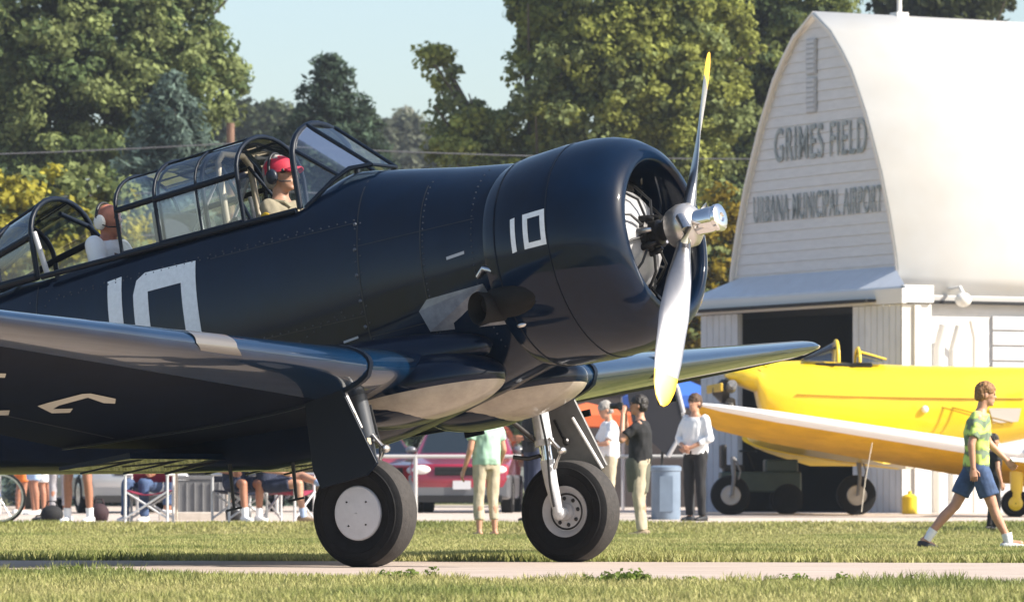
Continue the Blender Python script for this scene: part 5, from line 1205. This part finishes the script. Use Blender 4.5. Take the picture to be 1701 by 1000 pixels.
conifer('tall dark conifer in the gap of sky behind the pilot', 548, 92, 150, 5.6, (.055, .085, .055), seed=62, per=30, size=.14)
conifer('smaller conifer on the right flank of the tall dark conifer', 610, 185, 165, 4.0, (.045, .065, .040), seed=63, per=24, size=.15)
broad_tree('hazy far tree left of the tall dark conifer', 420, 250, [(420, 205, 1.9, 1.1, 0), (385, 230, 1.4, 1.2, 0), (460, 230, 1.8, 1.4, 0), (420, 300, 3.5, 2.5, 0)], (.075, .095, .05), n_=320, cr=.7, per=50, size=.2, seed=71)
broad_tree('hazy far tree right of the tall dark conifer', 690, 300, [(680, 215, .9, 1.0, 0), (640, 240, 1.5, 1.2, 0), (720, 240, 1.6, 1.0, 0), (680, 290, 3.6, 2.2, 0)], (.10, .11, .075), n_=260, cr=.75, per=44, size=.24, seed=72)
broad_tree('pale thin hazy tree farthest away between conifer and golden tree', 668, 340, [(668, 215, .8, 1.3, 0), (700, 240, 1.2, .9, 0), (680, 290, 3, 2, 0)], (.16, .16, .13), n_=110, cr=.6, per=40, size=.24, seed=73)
# the wood far behind that closes the view at the horizon
g_ = np.random.default_rng(5); nW = 2600
xw = g_.uniform(-75, 75, nW); yw = g_.uniform(175, 215, nW); hw_ = 7.5+1.6*np.sin(xw*.35)+1.2*np.sin(xw*.9+1)
zw = g_.random(nW)**.8*hw_
P_ = np.stack([xw, yw, zw], 1); leaves('distant_woods', P_, 1.3*(.6+.6*g_.random(nW)), pal(g_, nW, (.055, .072, .026), .3, GY, .06), None, .24, 44, 1, kind='stuff', seed=77)

# ------------------------------------------------------------------ thin summer haze
hm = bpy.data.materials.new('haze_air'); hm.use_nodes = True; hn = hm.node_tree; hn.nodes.clear()
ho = hn.nodes.new('ShaderNodeOutputMaterial'); hv = hn.nodes.new('ShaderNodeVolumePrincipled')  # haze_box
hv.inputs['Color'].default_value = (.82, .90, 1, 1); hv.inputs['Density'].default_value = .0003; hv.inputs['Anisotropy'].default_value = .3
hn.links.new(hv.outputs[0], ho.inputs['Volume'])
m = MB(); m.box((0, 200, 12.5), (2400, 800, 27.2)); o = m.obj('haze', hm); o['kind'] = 'stuff'

# ------------------------------------------------------------------ grass
GRS = mat('grass_blade_material', (.1, .1, .1), .6, attr='Col', transl=.3, spec=.3)
def grass(n_, ylo, yhi, hgt, seed, keep, tall=None):
    g_ = np.random.default_rng(seed); y = ylo+(yhi-ylo)*g_.random(n_)**1.0; hwid = y*.1045+.4; x = g_.uniform(-1, 1, n_)*hwid
    k_ = keep(x, y); x, y = x[k_], y[k_]; n_ = len(x); z = np.interp(y, [a for a, _ in ZP], [b for _, b in ZP])
    pn = .5+.5*np.sin(x*1.7+2*np.sin(y*.45))*np.sin(y*.8+1.3*np.sin(x*.9)); cl = g_.random(n_)
    h = hgt*(.5+.8*g_.random(n_))*(.75+.5*pn)
    if tall is not None: h = h*tall(x, y, g_)
    a = g_.uniform(0, np.pi, n_); wd = .0042+.005*g_.random(n_)+y*.00009; lx, ly = g_.normal(0, .45, n_)*h, g_.normal(0, .45, n_)*h
    v = np.stack([np.stack([x-np.cos(a)*wd, y-np.sin(a)*wd, z-.005], 1), np.stack([x+np.cos(a)*wd, y+np.sin(a)*wd, z-.005], 1), np.stack([x+lx, y+ly, z+h], 1)], 1).reshape(-1, 3)
    me = bpy.data.meshes.new('g'); me.vertices.add(n_*3); me.vertices.foreach_set('co', v.astype('f').ravel()); me.loops.add(n_*3); me.loops.foreach_set('vertex_index', np.arange(n_*3, dtype='i'))
    me.polygons.add(n_); me.polygons.foreach_set('loop_start', np.arange(n_, dtype='i')*3); me.polygons.foreach_set('loop_total', np.full(n_, 3, 'i')); me.update()
    gr_ = np.array([.25, .28, .075]); st = np.array([.46, .40, .18]); dk = np.array([.12, .16, .04])
    f = np.clip(.38*cl+.42*(1-pn)+.12*g_.normal(size=n_), 0, 1)[:, None]; c = gr_*(1-f)+st*f
    dm = (pn > .82)[:, None]*.5; c = c*(1-dm)+dk*dm; c = c*(.75+.5*g_.random((n_, 1)))
    c = np.repeat(c, 3, 0); c[0::3] *= .8; c[1::3] *= .8
    at_ = me.attributes.new('Col', 'FLOAT_COLOR', 'POINT'); at_.data.foreach_set('color', np.concatenate([c, np.ones((len(c), 1))], 1).astype('f').ravel())
    me.materials.append(GRS); o = bpy.data.objects.new('grass', me); COL.objects.link(o); o['kind'] = 'stuff'; return o
def k_near(x, y): return y < (27.7-.65*(x+2.2))-.05+.25*np.sin(x*3.1)*np.sin(x*1.3)
def k_far(x, y): return y > (34.4-.18*(x+3))+.05+.12*np.sin(x*4.3)
grass(150000, 20.5, 29.9, .050, 1, k_near, lambda x, y, g: 1+.5*np.clip(1-((27.7-.65*(x+2.2))-y)/.8, 0, 1)*(np.sin(x*2.3)*np.sin(x*5.1+1) > .1))
grass(330000, 32.8, 63.4, .042, 2, k_far, lambda x, y, g: 1+.45*np.clip(1-(y-(34.4-.18*(x+3)))/.7, 0, 1))
g_ = np.random.default_rng(9)
# leafy weeds along the strip's near edge
wp = []
for (px, d, r_, k_) in ((1045, 25.6, .22, 26), (1340, 25.0, .16, 14), (680, 26.4, .12, 8), (120, 27.4, .18, 12)):
    c = at(px, d)
    for _ in range(k_): wp.append((c.x+g_.normal()*r_*.6, c.y+g_.normal()*.08, c.z+.02+abs(g_.normal())*.02))
wp = np.array(wp); leaves('weeds', wp, np.full(len(wp), .045), pal(g_, len(wp), (.15, .20, .045), .2), None, .012, 26, 1, kind='stuff', seed=8)
